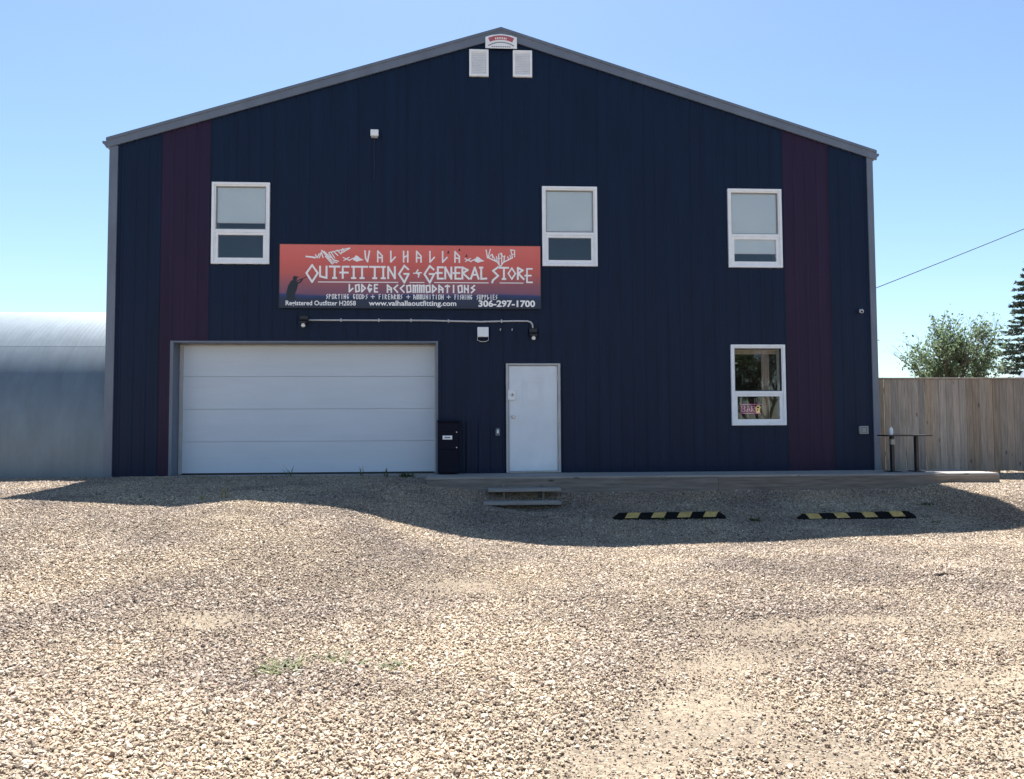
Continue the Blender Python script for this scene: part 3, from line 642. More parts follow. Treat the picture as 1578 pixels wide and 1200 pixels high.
S.build('lettering', 'white_print', sg)
def text(txt, xa, xb, yt, yb, name='lettering', bold=.012):
    cu = bpy.data.curves.new(name, 'FONT'); cu.body = txt; cu.size = 1; cu.offset = bold; cu.resolution_u = 3
    to = bpy.data.objects.new(name, cu); COL.objects.link(to); bpy.context.view_layer.update()
    me = bpy.data.meshes.new_from_object(to.evaluated_get(bpy.context.evaluated_depsgraph_get())); bpy.data.objects.remove(to)
    n = len(me.vertices); co = np.empty(n * 3, np.float32); me.vertices.foreach_get('co', co); co = co.reshape(-1, 3)
    x0, x1 = co[:, 0].min(), co[:, 0].max(); zc = 0.70
    X = sx(xa) + (co[:, 0] - x0) / (x1 - x0) * (sx(xb) - sx(xa)); Z = sz_(yb) + co[:, 1] / zc * (sz_(yt) - sz_(yb))
    out = np.stack([X - sg.location.x, np.full(n, -0.0022) , Z - sg.location.z], -1)
    me.vertices.foreach_set('co', out.astype(np.float32).ravel()); me.update()
    me.materials.clear(); me.materials.append(MAT['white_print'])
    o = bpy.data.objects.new(name, me); COL.objects.link(o); o.parent = sg; return o
text('Registered Outfitter H2058', 442, 548, 465, 472, bold=.02)
text('www.valhallaoutfitting.com', 567.5, 701.5, 464.5, 472, bold=.025)
text('306-297-1700', 735.5, 823.5, 463.5, 473, bold=.035)
c1 = lambda x, y: (sx(425 + x / 7.34), sz_(370 + y / 7.34))
c2 = lambda x, y: (sx(630 + x / 7.514), sz_(370 + y / 7.514))
S = Strokes()       # goose made of strokes
for pts, w in (([(347, 200), (400, 205), (447, 212)], .030), ([(450, 178), (470, 214), (492, 168)], .02), ([(492, 214), (515, 150), (535, 210)], .02), ([(520, 130), (600, 215), (655, 270)], .024),
               ([(545, 140), (620, 210)], .02), ([(560, 195), (640, 282)], .022), ([(600, 160), (650, 235), (705, 252)], .022), ([(625, 150), (665, 215)], .018), ([(650, 140), (700, 185)], .02),
               ([(690, 125), (735, 168)], .02), ([(735, 165), (752, 108), (775, 140)], .018), ([(600, 152), (700, 130), (832, 100)], .018), ([(740, 155), (832, 103)], .022), ([(625, 275), (640, 250), (690, 268)], .018)):
    S.poly([c1(*p) for p in pts], w)
S.build('goose_emblem', 'white_print', sg)
for conv, ox in ((c1, 0), (c2, -122)):
    S = Strokes(); k = 1.0
    P_ = lambda x, y: conv(760 + ox + (x - 760) * k, y + (8 if ox else 0))
    S.poly([P_(760, 208), P_(832, 242)], .018); S.poly([P_(765, 242), P_(825, 205)], .018); S.poly([P_(825, 240), P_(880, 212)], .02)
    S.fill([P_(868, 236), P_(898, 182), P_(925, 192), P_(940, 208), P_(988, 236), P_(935, 246), P_(915, 256)])
    S.build('fish_emblem', 'white_print', sg)
S = Strokes()       # antlered deer head made of strokes
for pts, w in (([(885, 112), (900, 205)], .022), ([(935, 103), (905, 200)], .018), ([(905, 205), (955, 160), (960, 205)], .018), ([(915, 205), (1005, 248)], .024), ([(960, 175), (1000, 245)], .018),
               ([(1005, 190), (1012, 248), (1050, 308), (1092, 246), (1100, 180)], .022), ([(1030, 162), (1034, 280)], .02), ([(1066, 150), (1066, 290)], .02), ([(1045, 150), (1085, 192)], .018), ([(1008, 215), (1066, 205)], .016),
               ([(1100, 248), (1190, 202)], .024), ([(1135, 190), (1150, 225)], .018), ([(1163, 172), (1174, 212)], .018), ([(1192, 202), (1172, 108), (1217, 116), (1217, 190)], .02), ([(1185, 160), (1217, 160)], .016)):
    S.poly([c2(*p) for p in pts], w)
S.build('deer_emblem', 'white_print', sg)
S = Strokes()
S.fill([c1(*p) for p in ((136, 692), (130, 610), (150, 530), (180, 478), (205, 462), (236, 468), (262, 498), (252, 555), (230, 615), (226, 640), (240, 692))])
S.fill([c1(226 + 25 * math.cos(k * math.pi / 7), 447 + 27 * math.sin(k * math.pi / 7)) for k in range(14)])
S.poly([c1(228, 428), c1(264, 434)], .018)                                   # cap peak
S.poly([c1(225, 486), c1(352, 432)], .016); S.poly([c1(240, 505), c1(282, 490), c1(305, 460)], .030)
S.build('hunter_silhouette', 'printdark', sg)
for x, y in ((444, 145), (572, 115), (655, 185)):
    S = Strokes(); S.fill([c2(x - 14, y + 12), c2(x + 14, y + 10), c2(x + 3, y - 24)]); S.build('bird_silhouette', 'printdark', sg)

# flood lamps, conduit, alarm box and other small fittings
def flood(x, z, label):
    t = thing('wall_lamp', (x, -.02, z), label, 'lamp', 'flood lamps under the banner sign')
    B(x - .075, x + .075, -.075, -.02, z - .02, z + .12).build('housing', 'dark', t, bevel=.008)
    MB().prism_x([(-.075, z + .05), (-.19, z - .005), (-.19, z - .035), (-.075, z - .03)], x - .07, x + .07).build('hood', 'dark', t, bevel=.004)
    MB().lathe([(.018, -.075), (.036, -.06), (.040, -.04), (.032, -.02), (.025, 0.0)], (x, -.12, z - .03), 14).build('lens', 'lens', t, smooth=True)
flood(-3.68, 2.83, 'dark flood lamp at the left end of the conduit')
flood(0.60, 2.60, 'dark flood lamp at the right end of the conduit above the door')
cd = thing('conduit', (-3.6, -.03, 2.86), 'thin pale cable conduit running between two flood lamps below the banner', 'conduit')
MB().tube([(-3.60, -.036, 2.868), (-2.4, -.036, 2.868), (-1.38, -.036, 2.868), (-.95, -.036, 2.858), (-.40, -.036, 2.848), (.25, -.036, 2.862), (.48, -.036, 2.862), (.55, -.036, 2.845), (.585, -.036, 2.80), (.595, -.036, 2.725)], .0165, 10).build('pipe', 'conduit', cd, smooth=True)
for x, z in ((-3.0, 2.868), (-2.3, 2.868), (-1.7, 2.868), (-1.0, 2.859), (.0, 2.856)): B(x - .012, x + .012, -.056, -.02, z - .03, z + .03).build('pipe_clip', 'steel', cd)
al = thing('alarm_box', (-.351, -.02, 2.476), 'white alarm box with dark blue base left of the door', 'alarm')
B(-.456, -.246, -.085, -.02, 2.555, 2.741).build('cover', 'white', al, bevel=.008)
MB().prism_y([(-.45, 2.553), (-.252, 2.553), (-.252, 2.50), (-.30, 2.478), (-.40, 2.478), (-.45, 2.50)], -.075, -.02).build('strobe', 'locker', al, bevel=.004)
MB().tube([(-.455, -.045, 2.552), (-.455, -.045, 2.50), (-.40, -.045, 2.470), (-.30, -.045, 2.470), (-.247, -.045, 2.50), (-.247, -.045, 2.552)], .007, 6).build('guard_rim', 'white', al)
for x, side in ((-.022, 'left'), (.20, 'right')):
    mb = MB(); mb.box(x - .007, x + .007, -.03, -.002, 2.68, 2.72).prism_y([(x + .008, 2.70), (x + .018, 2.715), (x + .018, 2.722), (x + .008, 2.712)], -.03, -.012)
    tag(mb.build('wall_hook', 'conduit', origin=(x, 0, 2.66)), f'{side} one of two tiny pale hooks right of the alarm box', 'hook')
sb = thing('sensor_box', (-2.392, -.02, 6.338), 'small white sensor box high on the wall above the sign', 'sensor')
B(-2.466, -2.318, -.08, -.02, 6.375, 6.495).build('case', 'white', sb, bevel=.008)
B(-2.455, -2.33, -.07, -.02, 6.34, 6.373).build('lens', 'greyplastic', sb, bevel=.004)
MB().tube([(-2.40, -.03, 6.34), (-2.405, -.026, 6.1), (-2.39, -.026, 5.8), (-2.40, -.026, 5.55)], .006, 6).build('cable', 'dark', sb)
sc = thing('security_camera', (6.99, -.02, 3.07), 'small white security camera on the wall near the right corner', 'camera')
B(6.975, 7.03, -.04, -.002, 3.05, 3.115).build('mount', 'white', sc, bevel=.006)
MB().tube([(7.0, -.04, 3.085), (6.985, -.09, 3.075), (6.95, -.16, 3.05)], [.024, .032, .032], 12).build('body', 'white', sc, smooth=False)
MB().tube([(6.9495, -.1605, 3.0498), (6.945, -.168, 3.047)], .022, 12).build('lens', 'dark', sc)
ob = thing('outlet_box', (6.986, -.02, .684), 'grey covered outlet box low near the right corner', 'outlet')
B(6.90, 7.078, -.055, -.002, .69, .845).build('cover', 'greyplastic', ob, bevel=.008)
MB().ring(6.935, 7.043, .715, .82, .012, -.062, -.0555).build('flap_rim', 'trim', ob)
db = thing('door_bell', (-.078, -.02, .698), 'small doorbell in a dark holder left of the white door', 'doorbell')
MB().prism_y(arch(0, .04, -.078, .80, 0, math.pi, 10)[:11] + [(-.118, .70), (-.038, .70)], -.035, -.002).build('holder', 'trim', db)
MB().prism_y([(-.094, .74), (-.062, .74), (-.062, .80), (-.078, .815), (-.094, .80)], -.045, -.0355).build('button', 'white', db, bevel=.004)

# ------------------------------------------------------------------ metal shed on the left
SHX0, SHX1 = -13.9, -7.285
sh = thing('galvanised_shed', (-10.6, 1.5, -0.05), 'galvanised steel shed with rounded roof edge left of the navy building', 'shed')
arc_r = 2.78; AZ0 = 0.60; roofp = [(0.004 + arc_r * (1 - math.cos(t)), AZ0 + arc_r * math.sin(t)) for t in np.linspace(0, math.radians(84), 22)]
seam_ = math.asin((2.45 - AZ0) / arc_r); arcf = lambda t: (0.004 + arc_r * (1 - math.cos(t)), AZ0 + arc_r * math.sin(t))
prof = [(0.0, -0.03), (0.0, 0.3), (0.001, .58)] + [arcf(t) for t in np.linspace(.02, seam_ + .008, 18)]
roofp = [arcf(t) for t in np.linspace(seam_, math.radians(84), 14)]
roofp += [(roofp[-1][0] + 1.5, roofp[-1][1] + .04), (roofp[-1][0] + 4.5, roofp[-1][1] + .10), (roofp[-1][0] + 6.0, roofp[-1][1] - .6), (roofp[-1][0] + 6.0, -.05)]
def sheet(x0, x1, pr, name, off=0.0):
    xs = []; x = x0; hs_ = []
    k = 0
    while x < x1 - .001:
        for dx, h in ((0, 0), (.03, .0011), (.05, .0011), (.08, 0)):
            if x + dx < x1: xs.append(x + dx); hs_.append(h)
        x += .095
    xs.append(x1); hs_.append(0)
    mb = MB(); n = len(pr)
    for xi, h in zip(xs, hs_):
        for j, (y, z) in enumerate(pr):
            ny, nz = (-1, 0)
            if j > 0 or n > 2:
                a, b = pr[max(j - 1, 0)], pr[min(j + 1, n - 1)]; t = Vector((b[0] - a[0], b[1] - a[1])).normalized(); ny, nz = -t.y, t.x
            mb.v.append((xi, y + (h + off) * ny, z + (h + off) * nz))
    for i in range(len(xs) - 1):
        for j in range(n - 1): mb.f.append((i * n + j, (i + 1) * n + j, (i + 1) * n + j + 1, i * n + j + 1))
    return mb.build(name, 'galv', sh, smooth=(n > 2))
x = SHX1; k = 0
while x > SHX0 + .1:
    sheet(x - .9195, x - .0005, prof, 'wall_sheet', .0008 * (k % 2)); sheet(x - .9195, x - .0005, roofp, 'roof_sheet', .0008 * (k % 2) + .0012); x -= .92; k += 1
SHL = x
MB().prism_x([(0.02, -.05), (6.6, -.05), (6.6, 2.3), (6.0, 2.9), (2.8, 3.2), (1.6, 2.9), (.75, 2.3), (.25, 1.6), (.03, .7)], SHL + .02, SHX1 - .05).build('end_walls', 'galv', sh)
B(SHL, SHX1, -.05, .02, -.3, -.035).build('footing', 'concrete', sh)

# ------------------------------------------------------------------ deck, steps
DX0, DX1, DYF = -1.36, 8.85, -1.20
dk = thing('wooden_deck', (3.7, -.6, -.3), 'low grey wooden deck running along the right part of the facade', 'deck')
y = -.045; k = 0
while y > DYF + .02:
    w = .136
    for a, b in ((DX0, 2.2 + .6 * (k % 2)), (2.204 + .6 * (k % 2), 5.9 - .7 * (k % 3)), (5.904 - .7 * (k % 3), DX1)):
        B(a, b, max(y - w, DYF - .012), y, -.036, -.002 + random.uniform(-.002, .001)).build('deck_board', 'decktop', dk, bevel=.004)
    y -= w + .006; k += 1
for a, b in ((DX0 + .01, 3.73), (3.734, DX1 - .01)):
    B(a, b, DYF + .0, DYF + .04, -.30, -.0375).build('fascia_board', 'deck', dk, bevel=.004)
B(DX0 + .01, DX0 + .05, DYF + .041, -.05, -.30, -.0375).build('fascia_board', 'deck', dk)
B(DX1 - .05, DX1 - .01, DYF + .041, -.05, -.30, -.0375).build('fascia_board', 'deck', dk)
for xx in np.arange(DX0 + .6, DX1, 1.2): B(xx, xx + .04, DYF + .041, -.05, -.26, -.0375).build('joist', 'deck', dk)
st = thing('wooden_steps', (.3, -1.6, -.47), 'two open plank steps leading up to the deck before the door', 'steps')
B(-.30, .935, -1.49, -1.22, -.232, -.180).build('tread', 'decktop', st, bevel=.005)
B(-.385, .90, -1.79, -1.53, -.425, -.372).build('tread', 'decktop', st, bevel=.005)
for xx in (-.05, .62):
    MB().prism_x([(-1.21, -.12), (-1.21, -.56), (-1.62, -.62), (-1.62, -.427), (-1.40, -.427), (-1.40, -.234), (-1.24, -.234)], xx, xx + .04).build('stringer', 'deck', st)

# ------------------------------------------------------------------ parcel locker on the deck
lk = thing('parcel_locker', (-.99, -.2, 0), 'dark parcel locker with a small white label beside the garage door', 'locker')
B(-1.19, -.79, -.345, -.03, .012, .955).build('body', 'locker', lk, bevel=.008)
B(-1.205, -.775, -.37, -.02, .957, .985).build('lid', 'locker', lk, bevel=.006)
for z0, z1 in ((.46, .93), (.04, .445)): B(-1.165, -.815, -.360, -.346, z0, z1).build('door', 'locker', lk, bevel=.004)
B(-1.10, -.925, -.366, -.361, .636, .708).build('label_plate', 'white_print', lk, bevel=.003)
for k_ in range(4): B(-1.062 + k_ * .026, -1.044 + k_ * .026, -.3685, -.3665, .66, .685).build('label_print', 'printdark', lk)
for z in (.77, .49): MB().disc_y(-.845, z, .011, -.372, -.3605, 10).build('lock', 'steel', lk)

# ------------------------------------------------------------------ table on the deck by the fence
tb = thing('tall_table', (7.46, -.6, 0), 'narrow dark table with two black legs on the deck by the fence', 'table')
B(7.05, 7.885, -.80, -.40, .655, .680).build('table_top', 'table', tb, bevel=.003)
for x0 in (7.195, 7.66): B(x0, x0 + .052, -.64, -.56, .001, .654).build('leg', 'table', tb, bevel=.004)
B(7.185, 7.262, -.648, -.552, .50, .60).build('collar', 'greyplastic', tb, bevel=.004)
for x0 in (7.12, 7.585): B(x0, x0 + .2, -.74, -.46, .0005, .012).build('foot_plate', 'table', tb)
cu = MB(); cu.lathe([(.032, 0), (.034, .01), (.034, .10), (.026, .118), (.016, .124), (.016, .145)], (7.215, -.6, .681), 16)
tag(cu.build('bottle', 'white', origin=(7.215, -.6, .681), smooth=False), 'small white bottle standing on the tall table', 'bottle')

# ------------------------------------------------------------------ parking bumpers
def bumper(x0, x1, yc, label, zrot=0.0, drop=0.0):
    zc = float(ground_z((x0 + x1) / 2, yc)) + .004; cx = (x0 + x1) / 2; Lh = (x1 - x0) / 2
    t = thing('parking_bumper', (cx, yc, zc), label, 'bumper', 'rubber parking bumpers in front of the deck')
    t.rotation_euler = (0, -math.atan2(drop, x1 - x0), zrot)
    sec = [(-.075, -.03), (-.075, .025), (-.045, .10), (.045, .10), (.075, .025), (.075, -.03)]
    mb = MB()
    for xx, s_ in ((-Lh, .35), (-Lh + .10, 1), (Lh - .10, 1), (Lh, .35)):
        mb.v += [(cx + xx, yc + y_, zc + (z_ * s_ if z_ > 0 else z_)) for y_, z_ in sec]
    for i in range(3):
        for j in range(6): mb.f.append((i * 6 + j, i * 6 + (j + 1) % 6, i * 6 + 6 + (j + 1) % 6, i * 6 + 6 + j))
    mb.f += [tuple(range(6)), tuple(reversed(range(18, 24)))]
    mb.build('body', 'black_rubber', t, bevel=.004)
    for k_ in range(4):
        a = -Lh + .17 + k_ * (2 * Lh - .34 - .20) / 3; sk = .05 if 'left' in label else -.05
        o = MB(); dn = .0022
        q = [(a, .027), (a + .20, .027), (a + .20 + sk, .098), (a + sk, .098)]
        o.v += [(cx + px_, yc - .075 + (pz_ - .025) * .4 - dn, zc + pz_ + .001) for px_, pz_ in q] + [(cx + px_ + (sk * .9), yc + .04, zc + .1022) for px_, pz_ in (q[2], q[3])]
        o.v += [(cx + q[2][0], yc - .045 - dn, zc + .1022), (cx + q[3][0], yc - .045 - dn, zc + .1022)]
        o.f += [(0, 1, 2, 3), (7, 6, 4, 5), (3, 2, 6, 7)]
        o.build('yellow_patch', 'yellow', t)
    e = MB(); xx = -Lh + .005
    e.v += [(cx - Lh - .001, yc - .06, zc + .012), (cx - Lh + .085, yc - .06 + .012, zc + .075), (cx - Lh + .085, yc + .03, zc + .092), (cx - Lh - .001, yc + .05, zc + .037)]
    e.f.append((0, 1, 2, 3)); e.build('end_patch', 'yellow', t)
bumper(1.60, 3.36, -2.62, 'left of two black parking bumpers with yellow patches, nearer the steps', 0.0, .005)
bumper(4.45, 6.30, -2.78, 'right of two black parking bumpers with yellow patches, nearer the fence', -.02, .03)

# ------------------------------------------------------------------ fence
fn = thing('board_fence', (9.5, .32, -.05), 'weathered vertical board fence right of the building', 'fence')
x = 7.33; k = 0
while x < 13.6:
    w = random.uniform(.132, .146); dy = random.uniform(-.006, .006)
    zt = 1.765 + random.uniform(-.003, .003); zb = -.055 + random.uniform(-.012, .012) - (.012 if x > 9 else 0)
    pl_ = B(x, x + w, .300 + dy, .319 + dy, zb, zt).build('fence_board', 'fence', fn, bevel=.0055)
    x += w + random.choice((.0005, .0015, .003)); k += 1
B(7.33, 13.6, .275, .42, 1.768, 1.800).build('cap_rail', 'fence', fn, bevel=.004)
for z in (.25, 1.5): B(7.33, 13.6, .323, .365, z, z + .09).build('rail', 'fence', fn)
for x in (7.5, 9.9, 12.3): B(x, x + .09, .366, .456, -.5, 1.767).build('post', 'fence', fn)
for k, (x, y, s) in enumerate(((8.10, .62, .06), (8.42, .58, .05), (8.78, .66, .08), (9.05, .60, .06), (9.48, .60, .05), (9.72, .70, .10), (10.02, .62, .07), (10.34, .62, .06), (10.62, .6, .08))):
    bm = bmesh.new(); bmesh.ops.create_icosphere(bm, subdivisions=2, radius=1)
    for v_ in bm.verts:
        n_ = 1 + .28 * (random.random() - .5); v_.co = Vector((v_.co.x * s * 1.5 * n_, v_.co.y * s * n_, v_.co.z * s * .6 * n_))
    me = bpy.data.meshes.new('stone'); bm.to_mesh(me); bm.free(); me.materials.append(MAT['stone'])
    o = bpy.data.objects.new('stone', me); COL.objects.link(o); o.location = (x, y, float(ground_z(x, y)) + s * .35)
    tag(o, '%s pale stone from the building, seen under the fence boards' % ('first second third fourth fifth sixth seventh eighth ninth'.split()[k]), 'stone', 'pale stones along the fence foot')

# ------------------------------------------------------------------ overhead wire
wp = []
A_, B_ = Vector((7.33, 2.5, 3.47)), Vector((19.15, 4.0, 8.18))
for k in range(15):
    t = k / 10; p = A_ + (B_ - A_) * t; p.z -= .16 * t * (1.4 - t) - 0.0; wp.append(tuple(p))
tag(MB().tube(wp, .010, 6).build('overhead_wire', 'wire', origin=wp[0]), 'single thin overhead wire sloping up from the right side of the building', 'wire')

# ------------------------------------------------------------------ trees
def leaf_mesh(name, centres, size, material, parent, asp=0.55, flat=0.0, smin=.6):
    n = len(centres); c = np.asarray(centres) - np.asarray(ORG[parent.name])
    a = rng.normal(size=(n, 3)); a[:, 2] *= (1 - flat); a /= np.linalg.norm(a, axis=1)[:, None]
    b = rng.normal(size=(n, 3)); b -= a * (a * b).sum(1)[:, None]; b /= np.linalg.norm(b, axis=1)[:, None]
    s = size * rng.uniform(smin, 1.3, n)[:, None]
    nrm = np.cross(a, b) * s * .15
    v = np.stack([c - a * s, c + b * s * asp + nrm, c + a * s, c - b * s * asp + nrm], 1).reshape(-1, 3)
    f = np.arange(n * 4).reshape(n, 4)
    f = np.concatenate([f[:, [0, 1, 2]], f[:, [0, 2, 3]]])
    me = bpy.data.meshes.new(name); me.from_pydata(v.tolist(), [], f.tolist()); me.update(); me.materials.append(MAT[material])
    o = bpy.data.objects.new(name, me); COL.objects.link(o); o.parent = parent; return o
def broadleaf(base, H, W, label, seed=5):
    t = thing('broadleaf_tree', base, label, 'tree'); tr = MB(); br = MB(); leaves = []
    r = random.Random(seed); bx, by, bz = base
    def grow(p, d, ln, rad, lev):
        pts = [p]; q = Vector(p); dd = Vector(d)
        for k in range(4):
            dd = (dd + Vector((r.gauss(0, .13), r.gauss(0, .13), r.gauss(.05, .08)))).normalized(); q = q + dd * ln / 4; pts.append(q.copy())
        (tr if lev == 0 else br).tube(pts, [rad * (1 - .13 * k) for k in range(5)], 6, cap=False)
        if lev >= 2:
            for k in range(int(9 if lev == 2 else 26)):
                c = pts[r.randint(1, 4)] + Vector((r.gauss(0, .20), r.gauss(0, .20), r.gauss(.02, .17))); leaves.append(tuple(c))
        if lev < 4:
            for k in range((5, 4, 4, 3)[lev]):
                s_ = pts[r.randint(2, 4)] if lev else pts[r.randint(2, 4)]
                ang = r.uniform(0, 6.283); sp = r.uniform(.45, 1.0) if lev else r.uniform(.35, .8)
                side = Vector((math.cos(ang), math.sin(ang), r.uniform(-.15, .45)))
                grow(s_, (dd + side * sp * 1.15).normalized(), ln * r.uniform(.55, .78), rad * .5, lev + 1)
    for k, (lx, ly) in enumerate(((0, 0), (-.55, .1), (.6, 0), (-.95, -.1), (.95, .2))):
        grow(Vector((bx + lx * .2, by + ly * .2, bz)), Vector((lx * .62, ly, 1)).normalized(), H * (.44 if k == 0 else .38), .19 if k == 0 else .13, 0)
    c = np.array(leaves); c = c[(c[:, 2] > bz + 1.2)]
    zmax = c[:, 2].max(); sx_ = W / (np.percentile(c[:, 0], 99) - np.percentile(c[:, 0], 1)); szs = (H) / (np.percentile(c[:, 2], 99.7) - bz)
    def fit(v): return (bx + (v[0] - bx) * sx_, by + (v[1] - by) * sx_, bz + (v[2] - bz) * szs)
    tr.v = [fit(v) for v in tr.v]; br.v = [fit(v) for v in br.v]
    c = np.array([fit(v) for v in c])
    tk = tr.build('trunk', 'bark', t, smooth=True); br.build('branches', 'bark', t, smooth=True)
    # irregular gaps
    g_ = vnoise(c[:, 0] * 1.0, c[:, 2] + c[:, 1] * .7, 1.1, 21); c = c[g_ > .36]
    c = c[rng.permutation(len(c))[:7000]]
    leaf_mesh('crown', c, .12, 'leaf', t)
broadleaf((34.1, 38, -.1), 8.6, 6.2, 'airy green broadleaf tree with visible branches beyond the fence')
broadleaf((21.5, -42, -.6), 9.5, 8.0, 'unseen leafy tree behind the camera, added to be mirrored in the lower right window', 8)  # added out of view so the lower right pane has something to reflect
def spruce(base, H, label):
    t = thing('spruce_tree', base, label, 'tree'); r = random.Random(3); bx, by, bz = base
    MB().tube([(bx, by, bz), (bx + .05, by, bz + H * .5), (bx, by, bz + H)], [.28, .16, .02], 8).build('trunk', 'bark', t, smooth=True)
    br = MB(); lv = []
    z = 1.2
    while z < H - .1:
        L_ = (H - z) * .345 + .12
        for k in range(r.randint(9, 12)):
            ang = r.uniform(0, 6.283); l_ = L_ * r.uniform(.68, 1.12); u = Vector((math.cos(ang), math.sin(ang), 0)); z0 = z + r.uniform(-.1, .1)
            pt = []
            for j in range(6):
                s_ = j / 5; pt.append(Vector((bx, by, bz + z0)) + u * l_ * s_ + Vector((0, 0, (-.55 * s_ + .42 * s_ * s_) * l_ * .75)))
            br.tube(pt, [.035 * (1 - .16 * j) for j in range(6)], 4, cap=False)
            n_ = int(18 + l_ * 26); w_ = Vector((-u.y, u.x, 0))
            for j in range(n_):
                s_ = r.random() ** .7; i_ = min(int(s_ * 5), 4); p = pt[i_].lerp(pt[i_ + 1], s_ * 5 - i_)
                wd = .20 * (1 - s_) * l_ * .5 + .06
                lv.append(tuple(p + w_ * r.gauss(0, wd) + Vector((0, 0, r.gauss(-.06, .055)))))
        z += .52
    br.build('branches', 'bark', t)
    leaf_mesh('crown', lv, .15, 'needle', t, asp=.38, flat=.5)
spruce((43.1, 42, -.1), 15.6, 'tall dark spruce tree beyond the fence at the right edge')
bn = thing('metal_bin', (33.3, 30, -.1), 'grey metal bin with conical roof peeking over the fence at the right edge', 'bin')
MB().lathe([(.92, 0), (.92, 3.3)], (33.3, 30, -.1), 28).build('wall', 'galv', bn, smooth=False)
MB().lathe([(.98, 3.3), (.12, 4.62)], (33.3, 30, -.1), 28).build('cone_roof', 'galv', bn, smooth=False)
MB().lathe([(.16, 4.60), (.20, 4.66), (.18, 4.78), (.05, 4.82)], (33.3, 30, -.1), 16).build('cap', 'galv', bn)

# ------------------------------------------------------------------ neon sign behind the lower right window
ns = thing('neon_sign', (4.8, .12, 1.0), 'pink neon sign reading BAR with a yellow mug inside the lower right window', 'neon sign')
nx = lambda px_: 4.404 + (px_ - 1125) * .01240
nzf = lambda py_: 2.420 - (py_ - 531) * .01252
NY = .16
def ntube(pts, r_, name, material): MB().tube([(nx(a), NY, nzf(b)) for a, b in pts], r_, 6).build(name, material, ns)
ntube([(1146.5, 634), (1146.5, 625), (1150, 625), (1151.5, 627), (1149.5, 629.2), (1152, 631.5), (1150, 634), (1146.5, 634)], .009, 'letter', 'neon_pink')
ntube([(1154, 634), (1157, 625), (1160, 634)], .009, 'letter', 'neon_pink'); ntube([(1155, 631), (1159, 631)], .008, 'letter', 'neon_pink')
ntube([(1162, 634), (1162, 625), (1166, 625.5), (1166, 629), (1162, 629.5), (1166.5, 634)], .009, 'letter', 'neon_pink')
ntube([(1169.5, 635), (1169, 627), (1171, 625), (1174, 625), (1175.3, 627), (1174.5, 635), (1169.5, 635)], .014, 'mug', 'neon_yellow')
ntube([(1171, 629), (1173, 629), (1173, 634), (1171, 634)], .016, 'mug', 'neon_yellow')
for px_ in (1145, 1156, 1167): ntube([(px_, 613), (px_, 645)], .004, 'hanging_wire', 'conduit')
for py_ in (622.5, 636.5): ntube([(1145, py_), (1177, py_)], .006, 'frame_bar', 'neon_pink')

# ------------------------------------------------------------------ weeds and odd bits
def weed(x, y, h, n, spread_, label, material='weed', name='weed', wide=.010):
    z = float(ground_z(x, y)) - .005; t_ = MB(); r = random.Random(int(x * 100 + y * 10))
    for k in range(n):
        a = r.uniform(0, 6.283); l_ = h * r.uniform(.5, 1.1); s_ = spread_ * r.uniform(.3, 1.0)
        ox, oy = x + r.gauss(0, spread_ * .35), y + r.gauss(0, spread_ * .35); w_ = wide * r.uniform(.6, 1.3)
        d = Vector((math.cos(a), math.sin(a))); pv = Vector((-d.y, d.x)) * w_
        o = len(t_.v)
        for s, wf in ((0, .6), (.5, 1.0), (1, .12)):
            cx, cy = ox + d.x * s_ * s * s, oy + d.y * s_ * s * s; zz = z + l_ * (s - .18 * s * s)
            t_.v += [(cx - pv.x * wf, cy - pv.y * wf, zz), (cx + pv.x * wf, cy + pv.y * wf, zz)]
        t_.f += [(o, o + 1, o + 3, o + 2), (o + 2, o + 3, o + 5, o + 4)]
    return tag(t_.build(name, material, origin=(x, y, z)), label, 'weed')
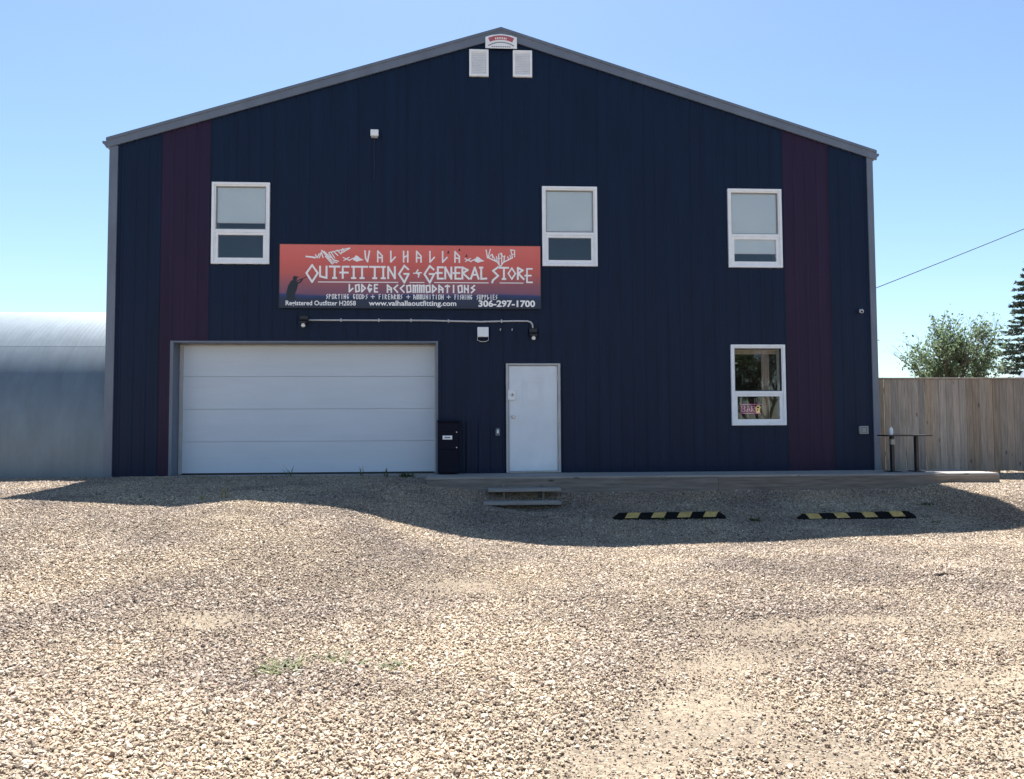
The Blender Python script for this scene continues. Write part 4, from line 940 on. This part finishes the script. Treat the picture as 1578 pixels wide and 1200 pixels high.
weed(-4.02, -3.55, .24, 16, .10, 'pale grass tuft at the shadow edge before the garage door', 'dryweed', 'grass_tuft', .009)
weed(-4.35, -3.45, .14, 7, .06, 'short grass tuft left of the pale one at the shadow edge', 'dryweed', 'grass_tuft', .009)
weed(-4.75, -3.4, .13, 5, .05, 'smallest leftmost grass tuft near the shadow edge', 'dryweed', 'grass_tuft', .009)
weed(-3.9, -.12, .26, 6, .14, 'thin leaning weed stem against the garage door', 'weed', 'weed', .009)
weed(-2.6, -.12, .22, 6, .06, 'thin upright weed before the garage door, left of a smaller one', 'weed', 'weed', .009)
weed(-2.15, -.12, .20, 7, .08, 'thin weed before the garage door next to the leafy one', 'weed', 'weed', .009)
weed(-1.78, -.15, .15, 22, .14, 'leafy dark weed at the lower right of the garage door', 'weed', 'weed', .018)
weed(-1.82, -9.55, .05, 60, .22, 'green weed patch in the lower left gravel', 'weed', 'weed', .008)
weed(-1.50, -9.35, .045, 28, .24, 'sparser green weed patch right of the larger one in the gravel', 'weed', 'weed', .008)
weed(-1.12, -9.48, .045, 36, .13, 'small green weed in the gravel, rightmost of three patches', 'weed', 'weed', .008)
weed(2.35, -2.78, .07, 18, .10, 'low weed growing in front of the left parking bumper', 'weed', 'weed', .012)
weed(2.90, -2.80, .06, 16, .09, 'low weed at the right part of the left parking bumper', 'weed', 'weed', .012)
weed(3.70, -2.85, .07, 22, .12, 'low weed between the two parking bumpers', 'weed', 'weed', .014)
weed(6.42, -3.15, .05, 18, .10, 'low weed in front of the right end of the right bumper', 'weed', 'weed', .012)
weed(7.0, -2.0, .06, 24, .13, 'low dark weed between the right bumper and the deck end', 'weed', 'weed', .014)
weed(6.5, -2.75, .06, 14, .10, 'low weed touching the right end of the right bumper', 'weed', 'weed', .012)
z_ = float(ground_z(4.11, -6.95))
tag(MB().tube([(4.02, -6.97, z_ + .012), (4.12, -6.95, z_ + .02), (4.24, -6.96, z_ + .012)], [.010, .014, .007], 6).build('stick', 'bark', origin=(4.11, -6.95, z_)), 'short dark stick lying on the sunlit gravel at right', 'stick')
